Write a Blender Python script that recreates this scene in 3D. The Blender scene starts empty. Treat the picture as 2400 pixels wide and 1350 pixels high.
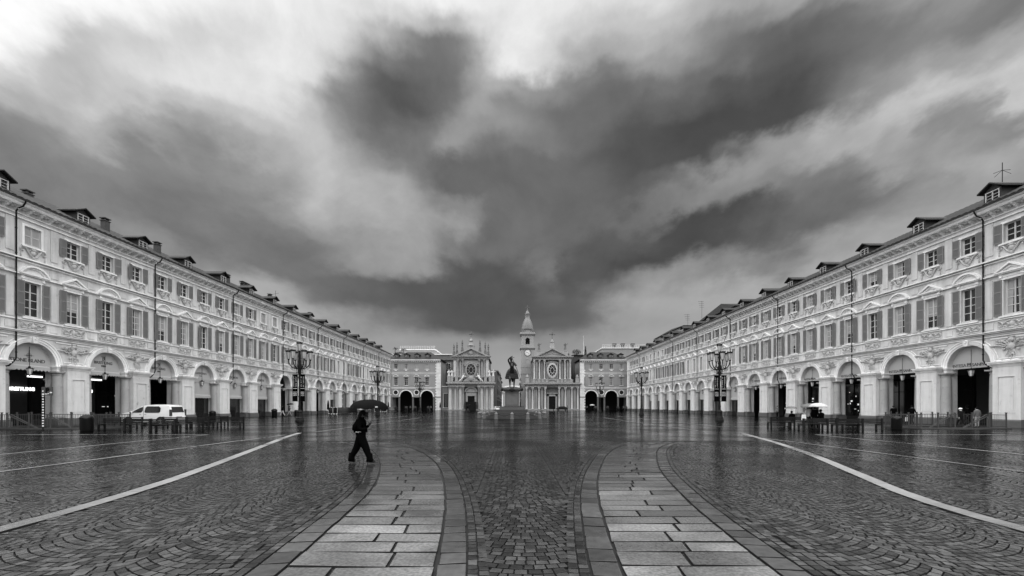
import bpy, math, random
import numpy as np
from math import sin, cos, pi, radians, sqrt, atan2, tan
from mathutils import Vector, Matrix
random.seed(7)
SC = bpy.context.scene
COL = SC.collection

# ------------------------------------------------------------------ camera
cam_d = bpy.data.cameras.new('camera'); cam = bpy.data.objects.new('camera', cam_d)
COL.objects.link(cam)
cam.location = (0, 0, 1.75); cam.rotation_euler = (pi/2, 0, 0)
cam_d.sensor_width = 36; cam_d.lens = 15.0
cam_d.shift_y = 275/2400.0
cam_d.clip_start = 0.1; cam_d.clip_end = 3000
SC.camera = cam
SC.view_settings.view_transform = 'Standard'; SC.view_settings.look = 'None'
SC.view_settings.gamma = 1.0; SC.view_settings.exposure = EXPOSURE = 0.0
SC.cycles.max_bounces = 6; SC.cycles.diffuse_bounces = 3; SC.cycles.glossy_bounces = 3
SC.cycles.sample_clamp_indirect = 4.0

# ------------------------------------------------------------------ sky
# brightness of the overcast sky (display values) in the half of the sky in front, by direction
SKY = [
 [225,235,235,245,250,250,245,240,228,235,225,185,170,175,165,150,125],
 [205,180,185,200,228,225,165,172,225,205,190,150,115,110,140,150,195],
 [185,185,215,215,240,178,122,130,232,172,165,180,105,102,145,190,215],
 [155,165,208,190,218,170,102,165,130,118,112, 88, 88,125,190,200,210],
 [120,150,172,155,190,200,140,150,148,120, 88, 78,115,185,175,125,200],
 [115,125,130,125,160,195,172,118,112,108, 80,115,165,165,180,185,150],
 [110,110,110,110,140,182,178,112,104,104,112,165,145,115,120,165,145],
 [140,130,128,110,115,162,178,160, 96,122,115, 80, 85,110,150,165,150],
 [165,160,155,140,110,118,155,160,112,105, 82, 88,140,170,175,170,165],
 [175,172,170,165,160,130,112, 95, 98,118,150,170,178,178,175,175,175],
 [180,180,178,176,175,165,130, 85, 84, 95,140,165,175,180,180,180,180],
 [185,185,185,180,178,172,162,140,148,150,165,172,180,182,182,182,182],
 [190,190,190,188,185,180,175,172,172,172,178,180,185,185,185,185,185],
]
# single cloud masses: x, y, half width, half height, tilt (degrees), brightness, weight, edge
CLOUDS = [
 (640,110,260,120,12,250,.95,.7),(800,70,160,60,0,246,.7,.7),(1240,120,60,90,10,238,.7,.8),(540,180,120,60,25,235,.7,.6),(850,430,120,150,-15,186,.6,1.0),(120,180,230,60,5,178,.6,.7),(470,60,130,40,10,205,.5,.8),
 (950,190,130,140,0,90,.95,.75),(1040,110,90,80,20,112,.8,.5),(820,220,90,60,0,135,.6,.6),(1120,220,50,40,0,168,.7,.6),(960,300,70,60,0,130,.7,.6),
 (1780,170,300,140,-20,100,.9,.45),(1690,300,330,85,-27,76,.95,.35),(1480,380,130,110,0,84,.9,.5),(1380,230,90,90,0,112,.8,.5),(1250,200,80,50,0,118,.7,.6),(2050,110,170,90,-30,122,.8,.5),(1700,120,70,40,-20,150,.5,.6),
 (2330,40,190,50,-28,118,.8,.5),(2260,170,250,55,-33,205,.75,.8),(2060,310,180,50,-15,186,.7,.9),(1770,362,120,42,-25,172,.8,.6),(1650,460,170,40,-15,150,.6,1.0),(2350,230,110,70,-30,208,.7,.7),
 (2275,282,62,38,10,122,.9,.5),(2180,310,50,32,0,142,.8,.6),(1980,440,260,75,-4,116,.85,.6),(2250,480,160,60,-8,150,.6,.7),(1620,570,290,58,-9,74,.95,.5),(1850,560,190,45,-18,112,.7,.6),
 (1130,390,130,85,10,104,.9,.5),(1060,300,50,40,0,175,.7,.6),(1340,470,150,120,0,106,.85,.6),(1180,440,70,50,0,100,.8,.6),(1060,520,90,60,-30,168,.8,.6),(1230,570,90,60,0,112,.8,.6),
 (1140,620,130,48,15,84,.9,.5),(1350,620,130,50,-38,86,.9,.45),(1285,640,26,48,25,150,.8,.8),(1180,700,200,70,0,86,.9,.5),(960,690,260,62,13,82,.95,.45),(700,610,230,50,20,112,.85,.8),(380,420,300,70,14,134,.8,.9),(0,330,230,90,10,132,.7,.9),(120,520,260,60,12,142,.7,.9),(100,560,200,60,20,128,.5,.7),
 (860,560,110,60,10,150,.6,.7),(650,520,120,50,20,118,.6,.6),(690,740,230,40,24,176,.9,.5),(1060,800,260,32,6,165,.7,.6),(1310,750,120,42,-10,98,.85,.45),(1560,690,170,60,-15,172,.85,.6),(1500,800,200,50,-10,172,.7,.7),(1240,850,150,40,0,168,.7,.7),(420,640,160,40,25,160,.7,.7),
]
def sky_lin(px, py):
    i = min(max(px/150.0, 0), 15.999); j = min(max(py/75.0, 0), 11.999)
    a, b = int(i), int(j); fi, fj = i-a, j-b
    v = (SKY[b][a]*(1-fi)+SKY[b][a+1]*fi)*(1-fj)+(SKY[b+1][a]*(1-fi)+SKY[b+1][a+1]*fi)*fj
    if px < 750: v *= 1+.12*(1-px/750.0)
    for (x, y, rx, ry, t, val, w, ed) in CLOUDS:
        c, s_ = cos(radians(t)), sin(radians(t)); dx, dy = px-x, py-y
        d = sqrt(((dx*c+dy*s_)/rx)**2+((-dx*s_+dy*c)/ry)**2)
        ed = ed*1.25
        if d < 1+ed*.75:
            u = min(max((1+ed*.75-d)/(ed*1.8), 0), 1); u = u*u*(3-2*u)*w; v = v*(1-u)+val*u
    c = v/255.0
    return ((c+0.055)/1.055)**2.4 if c > 0.04045 else c/12.92
def make_world():
    w = bpy.data.worlds.new('World'); SC.world = w; w.use_nodes = True
    nt = w.node_tree; N = nt.nodes; L = nt.links; N.clear()
    out = N.new('ShaderNodeOutputWorld')
    def M(op, a, b=None, c=None, clamp=False):
        n = N.new('ShaderNodeMath'); n.operation = op; n.use_clamp = clamp
        for k, x in enumerate((a, b, c)):
            if x is None: continue
            if isinstance(x, (int, float)): n.inputs[k].default_value = x
            else: L.new(x, n.inputs[k])
        return n.outputs[0]
    def smooth(x, a, b):
        n = N.new('ShaderNodeMapRange'); n.interpolation_type = 'SMOOTHSTEP'
        L.new(x, n.inputs['Value']); n.inputs['From Min'].default_value = a; n.inputs['From Max'].default_value = b
        return n.outputs['Result']
    tc = N.new('ShaderNodeTexCoord'); sep = N.new('ShaderNodeSeparateXYZ'); L.new(tc.outputs['Generated'], sep.inputs[0])
    x, y, z = sep.outputs
    hyp = M('SQRT', M('MAXIMUM', M('ADD', M('MULTIPLY', x, x), M('MULTIPLY', y, y)), 1e-5))
    e = M('DIVIDE', z, hyp); az = M('ARCTAN2', x, y)
    # cloud deck coordinates (flat layer overhead): noise gets the right perspective
    zz = M('ADD', M('MAXIMUM', z, 0.0), 0.40)
    cu = M('DIVIDE', x, zz); cv = M('DIVIDE', y, zz)
    cb = N.new('ShaderNodeCombineXYZ'); L.new(cu, cb.inputs[0]); L.new(M('MULTIPLY', cv, 0.8), cb.inputs[1])
    def noise(scale, detail, rough, off, dist=0.0):
        mp = N.new('ShaderNodeVectorMath'); mp.operation = 'ADD'; L.new(cb.outputs[0], mp.inputs[0]); mp.inputs[1].default_value = off
        n = N.new('ShaderNodeTexNoise'); n.inputs['Scale'].default_value = scale; n.inputs['Detail'].default_value = detail
        n.inputs['Roughness'].default_value = rough; n.inputs['Distortion'].default_value = dist
        L.new(mp.outputs[0], n.inputs['Vector']); return n
    n1 = noise(3.8, 6, 0.56, (3.1, 1.7, 0)); s1 = N.new('ShaderNodeSeparateColor'); L.new(n1.outputs['Color'], s1.inputs[0])
    n2 = noise(2.6, 8, 0.62, (7.3, 9.1, 2), 0.5)
    aw = M('ADD', az, M('MULTIPLY', M('SUBTRACT', s1.outputs[0], 0.5), 0.26))
    ew = M('ADD', e, M('MULTIPLY', M('MULTIPLY', M('SUBTRACT', s1.outputs[1], 0.5), 0.32), smooth(e, 0.0, 0.5)))
    A0 = radians(64)
    t = M('ADD', M('MULTIPLY', aw, 0.5/A0), 0.5, clamp=True)
    total = None; DE = 0.048; NR = 24
    for j in range(NR):
        ej = j*DE
        fc = N.new('ShaderNodeFloatCurve'); cur = fc.mapping.curves[0]
        pts = []
        for k in range(81):
            tk = k/80.0; a = (tk-0.5)*2*A0; u = tan(min(max(a, -1.05), 1.05))
            px = 1200+1000*u; py = 950-1000*ej*sqrt(1+u*u)
            pts.append((tk, min(sky_lin(px, py), 1.0)))
        cur.points[0].location = pts[0]; cur.points[1].location = pts[-1]
        for p in pts[1:-1]: cur.points.new(*p)
        fc.mapping.update(); L.new(t, fc.inputs['Value'])
        if j < NR-1:
            d = M('SUBTRACT', 1.0, M('MULTIPLY', M('ABSOLUTE', M('SUBTRACT', ew, ej)), 1/DE), clamp=True)
            if j == 0: d = M('SUBTRACT', 1.0, M('MULTIPLY', M('SUBTRACT', ew, ej), 1/DE), clamp=True)
        else: d = M('MULTIPLY', M('SUBTRACT', ew, ej-DE), 1/DE, clamp=True)
        wj = smooth(d, 0, 1)
        tj = M('MULTIPLY', fc.outputs[0], wj)
        total = tj if total is None else M('ADD', total, tj)
    n3 = N.new('ShaderNodeTexNoise'); n3.inputs['Scale'].default_value = 7.0; n3.inputs['Detail'].default_value = 9; n3.inputs['Roughness'].default_value = .62; n3.inputs['Distortion'].default_value = .4
    L.new(tc.outputs['Generated'], n3.inputs['Vector'])
    gain = M('ADD', 0.28, M('ADD', M('MULTIPLY', n2.outputs[0], 0.92), M('MULTIPLY', n3.outputs[0], 0.52)))
    gain = M('ADD', M('MULTIPLY', gain, smooth(e, 0.02, 0.35)), M('SUBTRACT', 1.0, smooth(e, 0.02, 0.35)))
    front = M('MULTIPLY', total, gain)
    # unseen sky beside, above and behind the view, boosted to light the palace fronts
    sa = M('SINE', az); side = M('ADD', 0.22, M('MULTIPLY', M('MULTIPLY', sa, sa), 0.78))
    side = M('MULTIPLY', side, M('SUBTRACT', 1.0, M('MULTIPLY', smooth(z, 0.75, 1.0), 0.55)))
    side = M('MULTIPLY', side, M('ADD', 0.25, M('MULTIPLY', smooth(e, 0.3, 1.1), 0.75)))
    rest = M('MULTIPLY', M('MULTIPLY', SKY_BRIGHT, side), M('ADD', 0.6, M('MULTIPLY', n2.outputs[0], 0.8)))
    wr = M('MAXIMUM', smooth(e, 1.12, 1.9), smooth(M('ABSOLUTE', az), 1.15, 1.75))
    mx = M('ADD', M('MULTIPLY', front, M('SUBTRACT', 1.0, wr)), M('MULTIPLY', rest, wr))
    sky = N.new('ShaderNodeTexSky'); sky.sky_type = 'NISHITA'; sky.sun_disc = False
    sky.sun_elevation = radians(SUN_EL); sky.sun_rotation = radians(SUN_AZ)
    bw = N.new('ShaderNodeRGBToBW'); L.new(sky.outputs[0], bw.inputs[0])
    b1 = N.new('ShaderNodeBackground'); L.new(bw.outputs[0], b1.inputs[0]); b1.inputs[1].default_value = 0.05
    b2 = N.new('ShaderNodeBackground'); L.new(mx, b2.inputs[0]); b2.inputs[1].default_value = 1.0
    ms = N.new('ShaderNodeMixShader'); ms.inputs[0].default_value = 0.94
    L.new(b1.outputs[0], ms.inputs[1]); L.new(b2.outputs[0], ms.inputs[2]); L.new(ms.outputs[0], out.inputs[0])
    w.cycles.sampling_method = 'MANUAL'; w.cycles.sample_map_resolution = 512
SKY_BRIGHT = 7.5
SUN_EL = 52; SUN_AZ = 180      # behind the camera
make_world()
sun_d = bpy.data.lights.new('sun', 'SUN'); sun_d.energy = 0.6; sun_d.angle = radians(15)
sun_o = bpy.data.objects.new('sun', sun_d); COL.objects.link(sun_o)
sun_o.rotation_euler = (radians(90-SUN_EL), 0, 0)

# ------------------------------------------------------------------ materials (all greys: the photograph is black and white)
def mat(name, base, rough=0.6, var=0.0, scale=2.0, bump=0.0, bscale=20.0, metal=0.0, spec=0.5, streak=0.0, emit=0.0, spots=0.0, fine=0.0):
    m = bpy.data.materials.new(name); m.use_nodes = True
    nt = m.node_tree; N = nt.nodes; L = nt.links; p = N['Principled BSDF']
    p.inputs['Roughness'].default_value = rough; p.inputs['Metallic'].default_value = metal
    p.inputs['Specular IOR Level'].default_value = spec
    p.inputs['Base Color'].default_value = (base, base, base, 1)
    if emit:
        p.inputs['Emission Color'].default_value = (1, 1, 1, 1); p.inputs['Emission Strength'].default_value = emit
    if var or bump or streak or spots or fine:
        tc = N.new('ShaderNodeTexCoord')
        def math(op, a, b):
            n = N.new('ShaderNodeMath'); n.operation = op
            for k, x in enumerate((a, b)):
                if isinstance(x, (int, float)): n.inputs[k].default_value = x
                else: L.new(x, n.inputs[k])
            return n.outputs[0]
        def nz(sc, det=4, stretch=None, rough=0.6):
            n = N.new('ShaderNodeTexNoise'); n.inputs['Scale'].default_value = sc; n.inputs['Detail'].default_value = det
            n.inputs['Roughness'].default_value = rough
            if stretch:
                mp = N.new('ShaderNodeMapping'); mp.inputs['Scale'].default_value = stretch
                L.new(tc.outputs['Object'], mp.inputs[0]); L.new(mp.outputs[0], n.inputs[0])
            else: L.new(tc.outputs['Object'], n.inputs[0])
            return n.outputs[0]
        val = base
        if var: val = math('MULTIPLY', val, math('ADD', 1-var, math('MULTIPLY', nz(scale, 6), 2*var)))
        if fine: val = math('MULTIPLY', val, math('ADD', 1-fine, math('MULTIPLY', nz(scale*14, 4), 2*fine)))
        if streak:
            s = nz(1.0, 5, (2.2, 2.2, 0.18))
            val = math('MULTIPLY', val, math('ADD', 1-streak, math('MULTIPLY', s, 2*streak)))
        if spots:
            s = nz(1.7, 8, None, 0.72)
            n = N.new('ShaderNodeMapRange'); L.new(s, n.inputs[0]); n.inputs[1].default_value = 0.58; n.inputs[2].default_value = 0.66
            n.inputs[3].default_value = 1.0; n.inputs[4].default_value = 1-spots
            val = math('MULTIPLY', val, n.outputs[0])
        if not isinstance(val, float): L.new(val, p.inputs['Base Color'])
        if bump:
            b = N.new('ShaderNodeBump'); b.inputs['Strength'].default_value = min(1, bump); b.inputs['Distance'].default_value = 0.02
            L.new(nz(bscale, 4), b.inputs['Height']); L.new(b.outputs[0], p.inputs['Normal'])
    return m
MT = {}
def defmats():
    D = dict(
    plaster=dict(base=.51, rough=.85, var=.38, scale=.35, streak=.46, spots=.18, bump=.25, bscale=12, fine=.06),
    trim=dict(base=.74, rough=.8, var=.24, scale=.8, streak=.32, bump=.2, bscale=25),
    relief=dict(base=.42, rough=.85, var=.2, scale=4, bump=.5, bscale=18),
    pier=dict(base=.62, rough=.8, var=.22, scale=.6, streak=.30, spots=.2, fine=.05, bump=.2, bscale=15),
    worn_pier=dict(base=.55, rough=.85, var=.2, scale=1.0, spots=.62, fine=.12, bump=.5, bscale=20),
    column=dict(base=.30, rough=.6, var=.25, scale=1.6, spots=.3, fine=.15, streak=.15),
    plinth=dict(base=.10, rough=.45, var=.4, scale=1.5, spots=.4, fine=.2),
    lunette=dict(base=.36, rough=.8, var=.06, scale=.7),
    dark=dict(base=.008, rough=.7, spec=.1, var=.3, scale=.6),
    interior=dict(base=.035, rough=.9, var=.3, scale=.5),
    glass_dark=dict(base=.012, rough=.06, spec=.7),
    glass_curtain=dict(base=.30, rough=.12, var=.25, scale=3, spec=.6),
    shutter=dict(base=.19, rough=.6, var=.15, scale=.6, fine=.05),
    shutter_pale=dict(base=.40, rough=.6, var=.1, scale=.6),
    wood=dict(base=.50, rough=.55, var=.1, scale=3),
    pipe=dict(base=.012, rough=.6, spec=.15),
    tile=dict(base=.022, rough=.55, spec=.3, var=.5, scale=.9, fine=.35, bump=.4, bscale=12),
    dormer=dict(base=.014, rough=.6, var=.4, scale=2),
    brick=dict(base=.05, rough=.8, var=.4, scale=5),
    iron=dict(base=.008, rough=.5, spec=.2),
    lampglass=dict(base=.55, rough=.2, var=.1, scale=5),
    bronze=dict(base=.010, rough=.4, spec=.35, var=.5, scale=5),
    granite=dict(base=.12, rough=.5, var=.2, scale=2, fine=.15, streak=.15),
    granite_pale_dark=dict(base=.085, rough=.5, var=.25, scale=2, fine=.15, streak=.2),
    granite_dark=dict(base=.045, rough=.4, var=.3, scale=2, fine=.2),
    church=dict(base=.29, rough=.85, var=.2, scale=.5, streak=.25, bump=.2, bscale=10),
    church_light=dict(base=.50, rough=.8, var=.2, scale=.6, streak=.25),
    church_dark=dict(base=.13, rough=.85, var=.25, scale=.6, streak=.25),
    marble=dict(base=.62, rough=.6, var=.15, scale=3),
    tower=dict(base=.30, rough=.85, var=.1, scale=.3, streak=.12),
    lead=dict(base=.16, rough=.6, var=.2, scale=1),
    endwall=dict(base=.27, rough=.85, var=.14, scale=.4, streak=.15),
    bench=dict(base=.008, rough=.5, spec=.2, var=.4, scale=6),
    rail=dict(base=.05, rough=.45, spec=.4),
    black=dict(base=.006, rough=.35, spec=.25),
    white=dict(base=.8, rough=.5),
    lit=dict(base=.8, emit=2.2), lit_dim=dict(base=.5, emit=.7),
    letter=dict(base=.06, rough=.6), letter_white=dict(base=.75, rough=.6),
    carpaint=dict(base=.78, rough=.22, spec=.6), tyre=dict(base=.015, rough=.8), rim=dict(base=.25, rough=.3, metal=.7),
    carglass=dict(base=.02, rough=.05, spec=.8), light_red=dict(base=.05, rough=.2), lens=dict(base=.5, rough=.1),
    cloth_black=dict(base=.003, rough=.95, spec=0), cloth_dark=dict(base=.012, rough=.85, spec=.05, var=.2, scale=6), cloth_grey=dict(base=.10, rough=.85, var=.2, scale=8),
    cloth_mid=dict(base=.25, rough=.85), cloth_pale=dict(base=.5, rough=.85), skin=dict(base=.34, rough=.6), hair=dict(base=.005, rough=.7, spec=.08),
    skin_dim=dict(base=.05, rough=.6),
    umb_black=dict(base=.005, rough=.7, spec=.04), umb_grey=dict(base=.12, rough=.5), umb_pale=dict(base=.5, rough=.5),
    leaf=dict(base=.05, rough=.7, var=.5, scale=4), bark=dict(base=.06, rough=.9),
    stripe=dict(base=.34, rough=.28, var=.2, scale=1.5, fine=.2),
    )
    for k, v in D.items(): MT[k] = mat(k, **v)
defmats()

# ------------------------------------------------------------------ mesh builder
class MB:
    def __init__(s): s.v = []; s.f = []; s.m = []; s.cur = 0
    def q(s, pts):
        b = len(s.v); s.v += [tuple(p) for p in pts]; s.f.append(tuple(range(b, b+len(pts)))); s.m.append(s.cur)
    def add(s, vs, fs):
        b = len(s.v); s.v += [tuple(p) for p in vs]
        for f in fs: s.f.append(tuple(b+i for i in f)); s.m.append(s.cur)
    def box(s, x0, x1, y0, y1, z0, z1):
        if x0 > x1: x0, x1 = x1, x0
        if y0 > y1: y0, y1 = y1, y0
        s.add([(x0,y0,z0),(x1,y0,z0),(x1,y1,z0),(x0,y1,z0),(x0,y0,z1),(x1,y0,z1),(x1,y1,z1),(x0,y1,z1)],
              [(0,3,2,1),(4,5,6,7),(0,1,5,4),(1,2,6,5),(2,3,7,6),(3,0,4,7)]); return s
    def prism(s, poly, y0, y1):      # poly in x,z ; extruded along y
        n = len(poly)
        vs = [(p[0], y0, p[1]) for p in poly]+[(p[0], y1, p[1]) for p in poly]
        fs = [tuple(range(n)), tuple(range(2*n-1, n-1, -1))]+[(i, i+n, (i+1) % n+n, (i+1) % n) for i in range(n)]
        s.add(vs, fs); return s
    def prismx(s, poly, x0, x1):     # poly in y,z ; extruded along x
        n = len(poly)
        vs = [(x0, p[0], p[1]) for p in poly]+[(x1, p[0], p[1]) for p in poly]
        fs = [tuple(range(n-1, -1, -1)), tuple(range(n, 2*n))]+[(i, (i+1) % n, (i+1) % n+n, i+n) for i in range(n)]
        s.add(vs, fs); return s
    def prismz(s, poly, z0, z1):
        n = len(poly)
        vs = [(p[0], p[1], z0) for p in poly]+[(p[0], p[1], z1) for p in poly]
        fs = [tuple(range(n-1, -1, -1)), tuple(range(n, 2*n))]+[(i, (i+1) % n, (i+1) % n+n, i+n) for i in range(n)]
        s.add(vs, fs); return s
    def lathe(s, cx, cy, prof, n=12, sx=1, sy=1):
        vs = []; fs = []
        for (r, z) in prof:
            for k in range(n):
                a = 2*pi*k/n; vs.append((cx+r*cos(a)*sx, cy+r*sin(a)*sy, z))
        for j in range(len(prof)-1):
            for k in range(n):
                a = j*n+k; b = j*n+(k+1) % n; fs.append((a, b, b+n, a+n))
        fs.append(tuple(range(n-1, -1, -1))); fs.append(tuple(range((len(prof)-1)*n, len(prof)*n)))
        s.add(vs, fs); return s
    def tube(s, pts, r, n=6, cap=True):
        pts = [Vector(p) for p in pts]; K = len(pts); rs = r if isinstance(r, (list, tuple)) else [r]*K
        vs = []; fs = []; up = None
        for i, p in enumerate(pts):
            d = (pts[min(i+1, K-1)]-pts[max(i-1, 0)])
            if d.length < 1e-9: d = Vector((0, 0, 1))
            d.normalize()
            if up is None: up = Vector((0, 0, 1)) if abs(d.z) < .9 else Vector((1, 0, 0))
            a = d.cross(up); 
            if a.length < 1e-6: a = d.cross(Vector((0, 1, 0)))
            a.normalize(); b = a.cross(d).normalized(); up = b
            for k in range(n):
                t = 2*pi*k/n; vs.append(p+(a*cos(t)+b*sin(t))*rs[i])
        for i in range(K-1):
            for k in range(n):
                fs.append((i*n+k, i*n+(k+1) % n, (i+1)*n+(k+1) % n, (i+1)*n+k))
        if cap: fs.append(tuple(range(n-1, -1, -1))); fs.append(tuple(range((K-1)*n, K*n)))
        s.add(vs, fs); return s
    def ell(s, c, r, nu=8, nv=6):
        vs = []; fs = []
        for j in range(1, nv):
            ph = pi*j/nv
            for k in range(nu):
                t = 2*pi*k/nu; vs.append((c[0]+r[0]*sin(ph)*cos(t), c[1]+r[1]*sin(ph)*sin(t), c[2]+r[2]*cos(ph)))
        vs.append((c[0], c[1], c[2]+r[2])); vs.append((c[0], c[1], c[2]-r[2])); T = len(vs)-2
        for j in range(nv-2):
            for k in range(nu):
                a = j*nu+k; b = j*nu+(k+1) % nu; fs.append((a, a+nu, b+nu, b))
        for k in range(nu):
            fs.append((T, k, (k+1) % nu)); a = (nv-2)*nu; fs.append((T+1, a+(k+1) % nu, a+k))
        s.add(vs, fs); return s
    def ring(s, cx, cz, r0, r1, y0, y1, a0=0, a1=pi, n=20, ez=1.0):   # arch ring in the x-z plane
        vs = []; fs = []
        for k in range(n+1):
            a = a0+(a1-a0)*k/n; c, d = cos(a), sin(a)*ez
            vs += [(cx+r0*c, y0, cz+r0*d), (cx+r1*c, y0, cz+r1*d), (cx+r1*c, y1, cz+r1*d), (cx+r0*c, y1, cz+r0*d)]
        for k in range(n):
            b = 4*k
            for i in range(4): fs.append((b+i, b+(i+1) % 4, b+4+(i+1) % 4, b+4+i))
        fs.append((0, 3, 2, 1)); b = 4*n; fs.append((b, b+1, b+2, b+3))
        s.add(vs, fs); return s
    def scroll(s, cx, cz, r, sg, y, rad, turns=1.4, a0=pi/2, n=14):
        pts = []
        for k in range(n+1):
            t = k/n; rr = r*(1-t*.8); a = a0+sg*turns*2*pi*t
            pts.append((cx+rr*cos(a), y, cz+rr*sin(a)))
        return s.tube(pts, [rad*(1-.4*k/n) for k in range(n+1)], 4)
    def xf(s, fn, start=0):
        s.v[start:] = [tuple(fn(*p)) for p in s.v[start:]]; return s
    def mesh(s, name, mats, smooth=None):
        me = bpy.data.meshes.new(name); me.from_pydata(s.v, [], s.f)
        for m in (mats if isinstance(mats, (list, tuple)) else [mats]): me.materials.append(MT[m] if isinstance(m, str) else m)
        if any(s.m): me.polygons.foreach_set('material_index', s.m)
        me.update()
        if smooth:
            me.shade_smooth(); me.set_sharp_from_angle(angle=radians(smooth))
        return me
def link(name, me, parent=None, loc=(0, 0, 0), rz=0.0, label=None, scale=None):
    o = bpy.data.objects.new(name, me); COL.objects.link(o); o.location = loc; o.rotation_euler = (0, 0, rz)
    if parent: o.parent = parent
    if label: o['label'] = label
    if scale: o.scale = scale
    return o
def part(name, mb, mats, parent, smooth=None, loc=(0, 0, 0), rz=0.0, label=None):
    return link(name, mb.mesh(name, mats, smooth), parent, loc, rz, label)
def tag(o, label, cat, group=None):
    o['label'] = label; o['category'] = cat
    if group: o['group'] = group
    return o
def thing(name, label, cat, loc=(0, 0, 0), rz=0.0, group=None):
    o = bpy.data.objects.new(name, None); COL.objects.link(o); o.location = loc; o.rotation_euler = (0, 0, rz)
    return tag(o, label, cat, group)
def struct(name, mb, mats):
    o = link(name, mb.mesh(name, mats)); o['kind'] = 'structure'; return o
def copy_tree(o, parent=None, loc=None, rz=None, label=None):
    c = o.copy(); COL.objects.link(c)
    if parent: c.parent = parent
    if loc: c.location = loc
    if rz is not None: c.rotation_euler = (0, 0, rz)
    if label: c['label'] = label
    for ch in list(o.children): copy_tree(ch, c)
    return c
def text_mb(body, size, depth=0.02, weight=0.0, spacing=1.0, align='CENTER'):
    cu = bpy.data.curves.new('t', 'FONT'); cu.body = body; cu.size = size; cu.extrude = depth/2; cu.offset = weight
    cu.space_character = spacing; cu.align_x = align; cu.resolution_u = 3
    o = bpy.data.objects.new('t', cu); COL.objects.link(o)
    dg = bpy.context.evaluated_depsgraph_get(); me = bpy.data.meshes.new_from_object(o.evaluated_get(dg))
    mb = MB(); mb.v = [tuple(v.co) for v in me.vertices]; mb.f = [tuple(p.vertices) for p in me.polygons]; mb.m = [0]*len(mb.f)
    bpy.data.objects.remove(o); bpy.data.curves.remove(cu); bpy.data.meshes.remove(me)
    return mb
def wall_text(body, size, x, y, z, **kw):    # readable by a viewer standing at +y of the wall
    mb = text_mb(body, size, **kw); return mb.xf(lambda a, b, c: (x-a, y+c, z+b))
# ================================================================== GROUND
def interp(tab, y):
    if y <= tab[0][0]: return tab[0][1]+(tab[1][1]-tab[0][1])*(y-tab[0][0])/(tab[1][0]-tab[0][0])
    for (a, b), (c, d) in zip(tab, tab[1:]):
        if y <= c: return b+(d-b)*(y-a)/(c-a)
    (a, b), (c, d) = tab[-2:]; return d+(d-b)*(y-c)/(c-a)
def smooth_path(tab, step=0.05):
    ys = np.arange(tab[0][0], tab[-1][0], step); xs = np.interp(ys, [t[0] for t in tab], [t[1] for t in tab])
    k = 25; pad = np.concatenate([xs[0]-(xs[1]-xs[0])*np.arange(k, 0, -1), xs, xs[-1]+(xs[-1]-xs[-2])*np.arange(1, k+1)])
    xs2 = np.convolve(pad, np.ones(2*k+1)/(2*k+1), 'same')[k:-k]
    return ys, xs2
# edges measured along y: slab band inner edge, slab band outer edge (left and right of the middle channel)
Lin = smooth_path([(2.0,-.62),(4.4,-.80),(6.9,-1.07),(8.75,-1.37),(10.9,-1.78),(13,-2.3),(14.6,-2.86),(16.7,-3.7),(18.5,-4.7),(20,-5.8),(22,-7.6)])
Lout = smooth_path([(2.0,-2.2),(4.4,-2.42),(6.9,-2.67),(8.75,-2.86),(10.9,-3.37),(13,-4.02),(14.6,-4.6),(16.7,-5.45),(18.5,-6.5),(20,-7.6),(22,-9.4)])
Rin = smooth_path([(2.0,1.0),(4.4,1.14),(6.9,1.455),(8.75,1.74),(10.9,2.2),(13,2.76),(14.6,3.2),(16.7,3.9),(18.5,4.7),(20,5.7),(22,7.4)])
Rout = smooth_path([(2.0,2.5),(4.4,2.76),(6.9,3.05),(8.75,3.39),(10.9,3.83),(13,4.4),(14.6,4.95),(16.7,5.65),(18.5,6.5),(20,7.5),(22,9.2)])
STRL = smooth_path([(2.0,-7.0),(6.0,-7.2),(7.8,-7.45),(10.1,-8.0),(13.8,-9.2),(18,-10.6),(23,-12.3),(26,-13.2),(30,-14.2)])
STRR = smooth_path([(2.0,7.0),(6.0,7.2),(7.8,7.5),(11.3,9.0),(15,10.6),(20,12.4),(27,14.5),(30,15.3)])
BORD = 0.34; NEARY = 21.0
GLOSS = 1.0      # share of each stone covered by the water film
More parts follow.
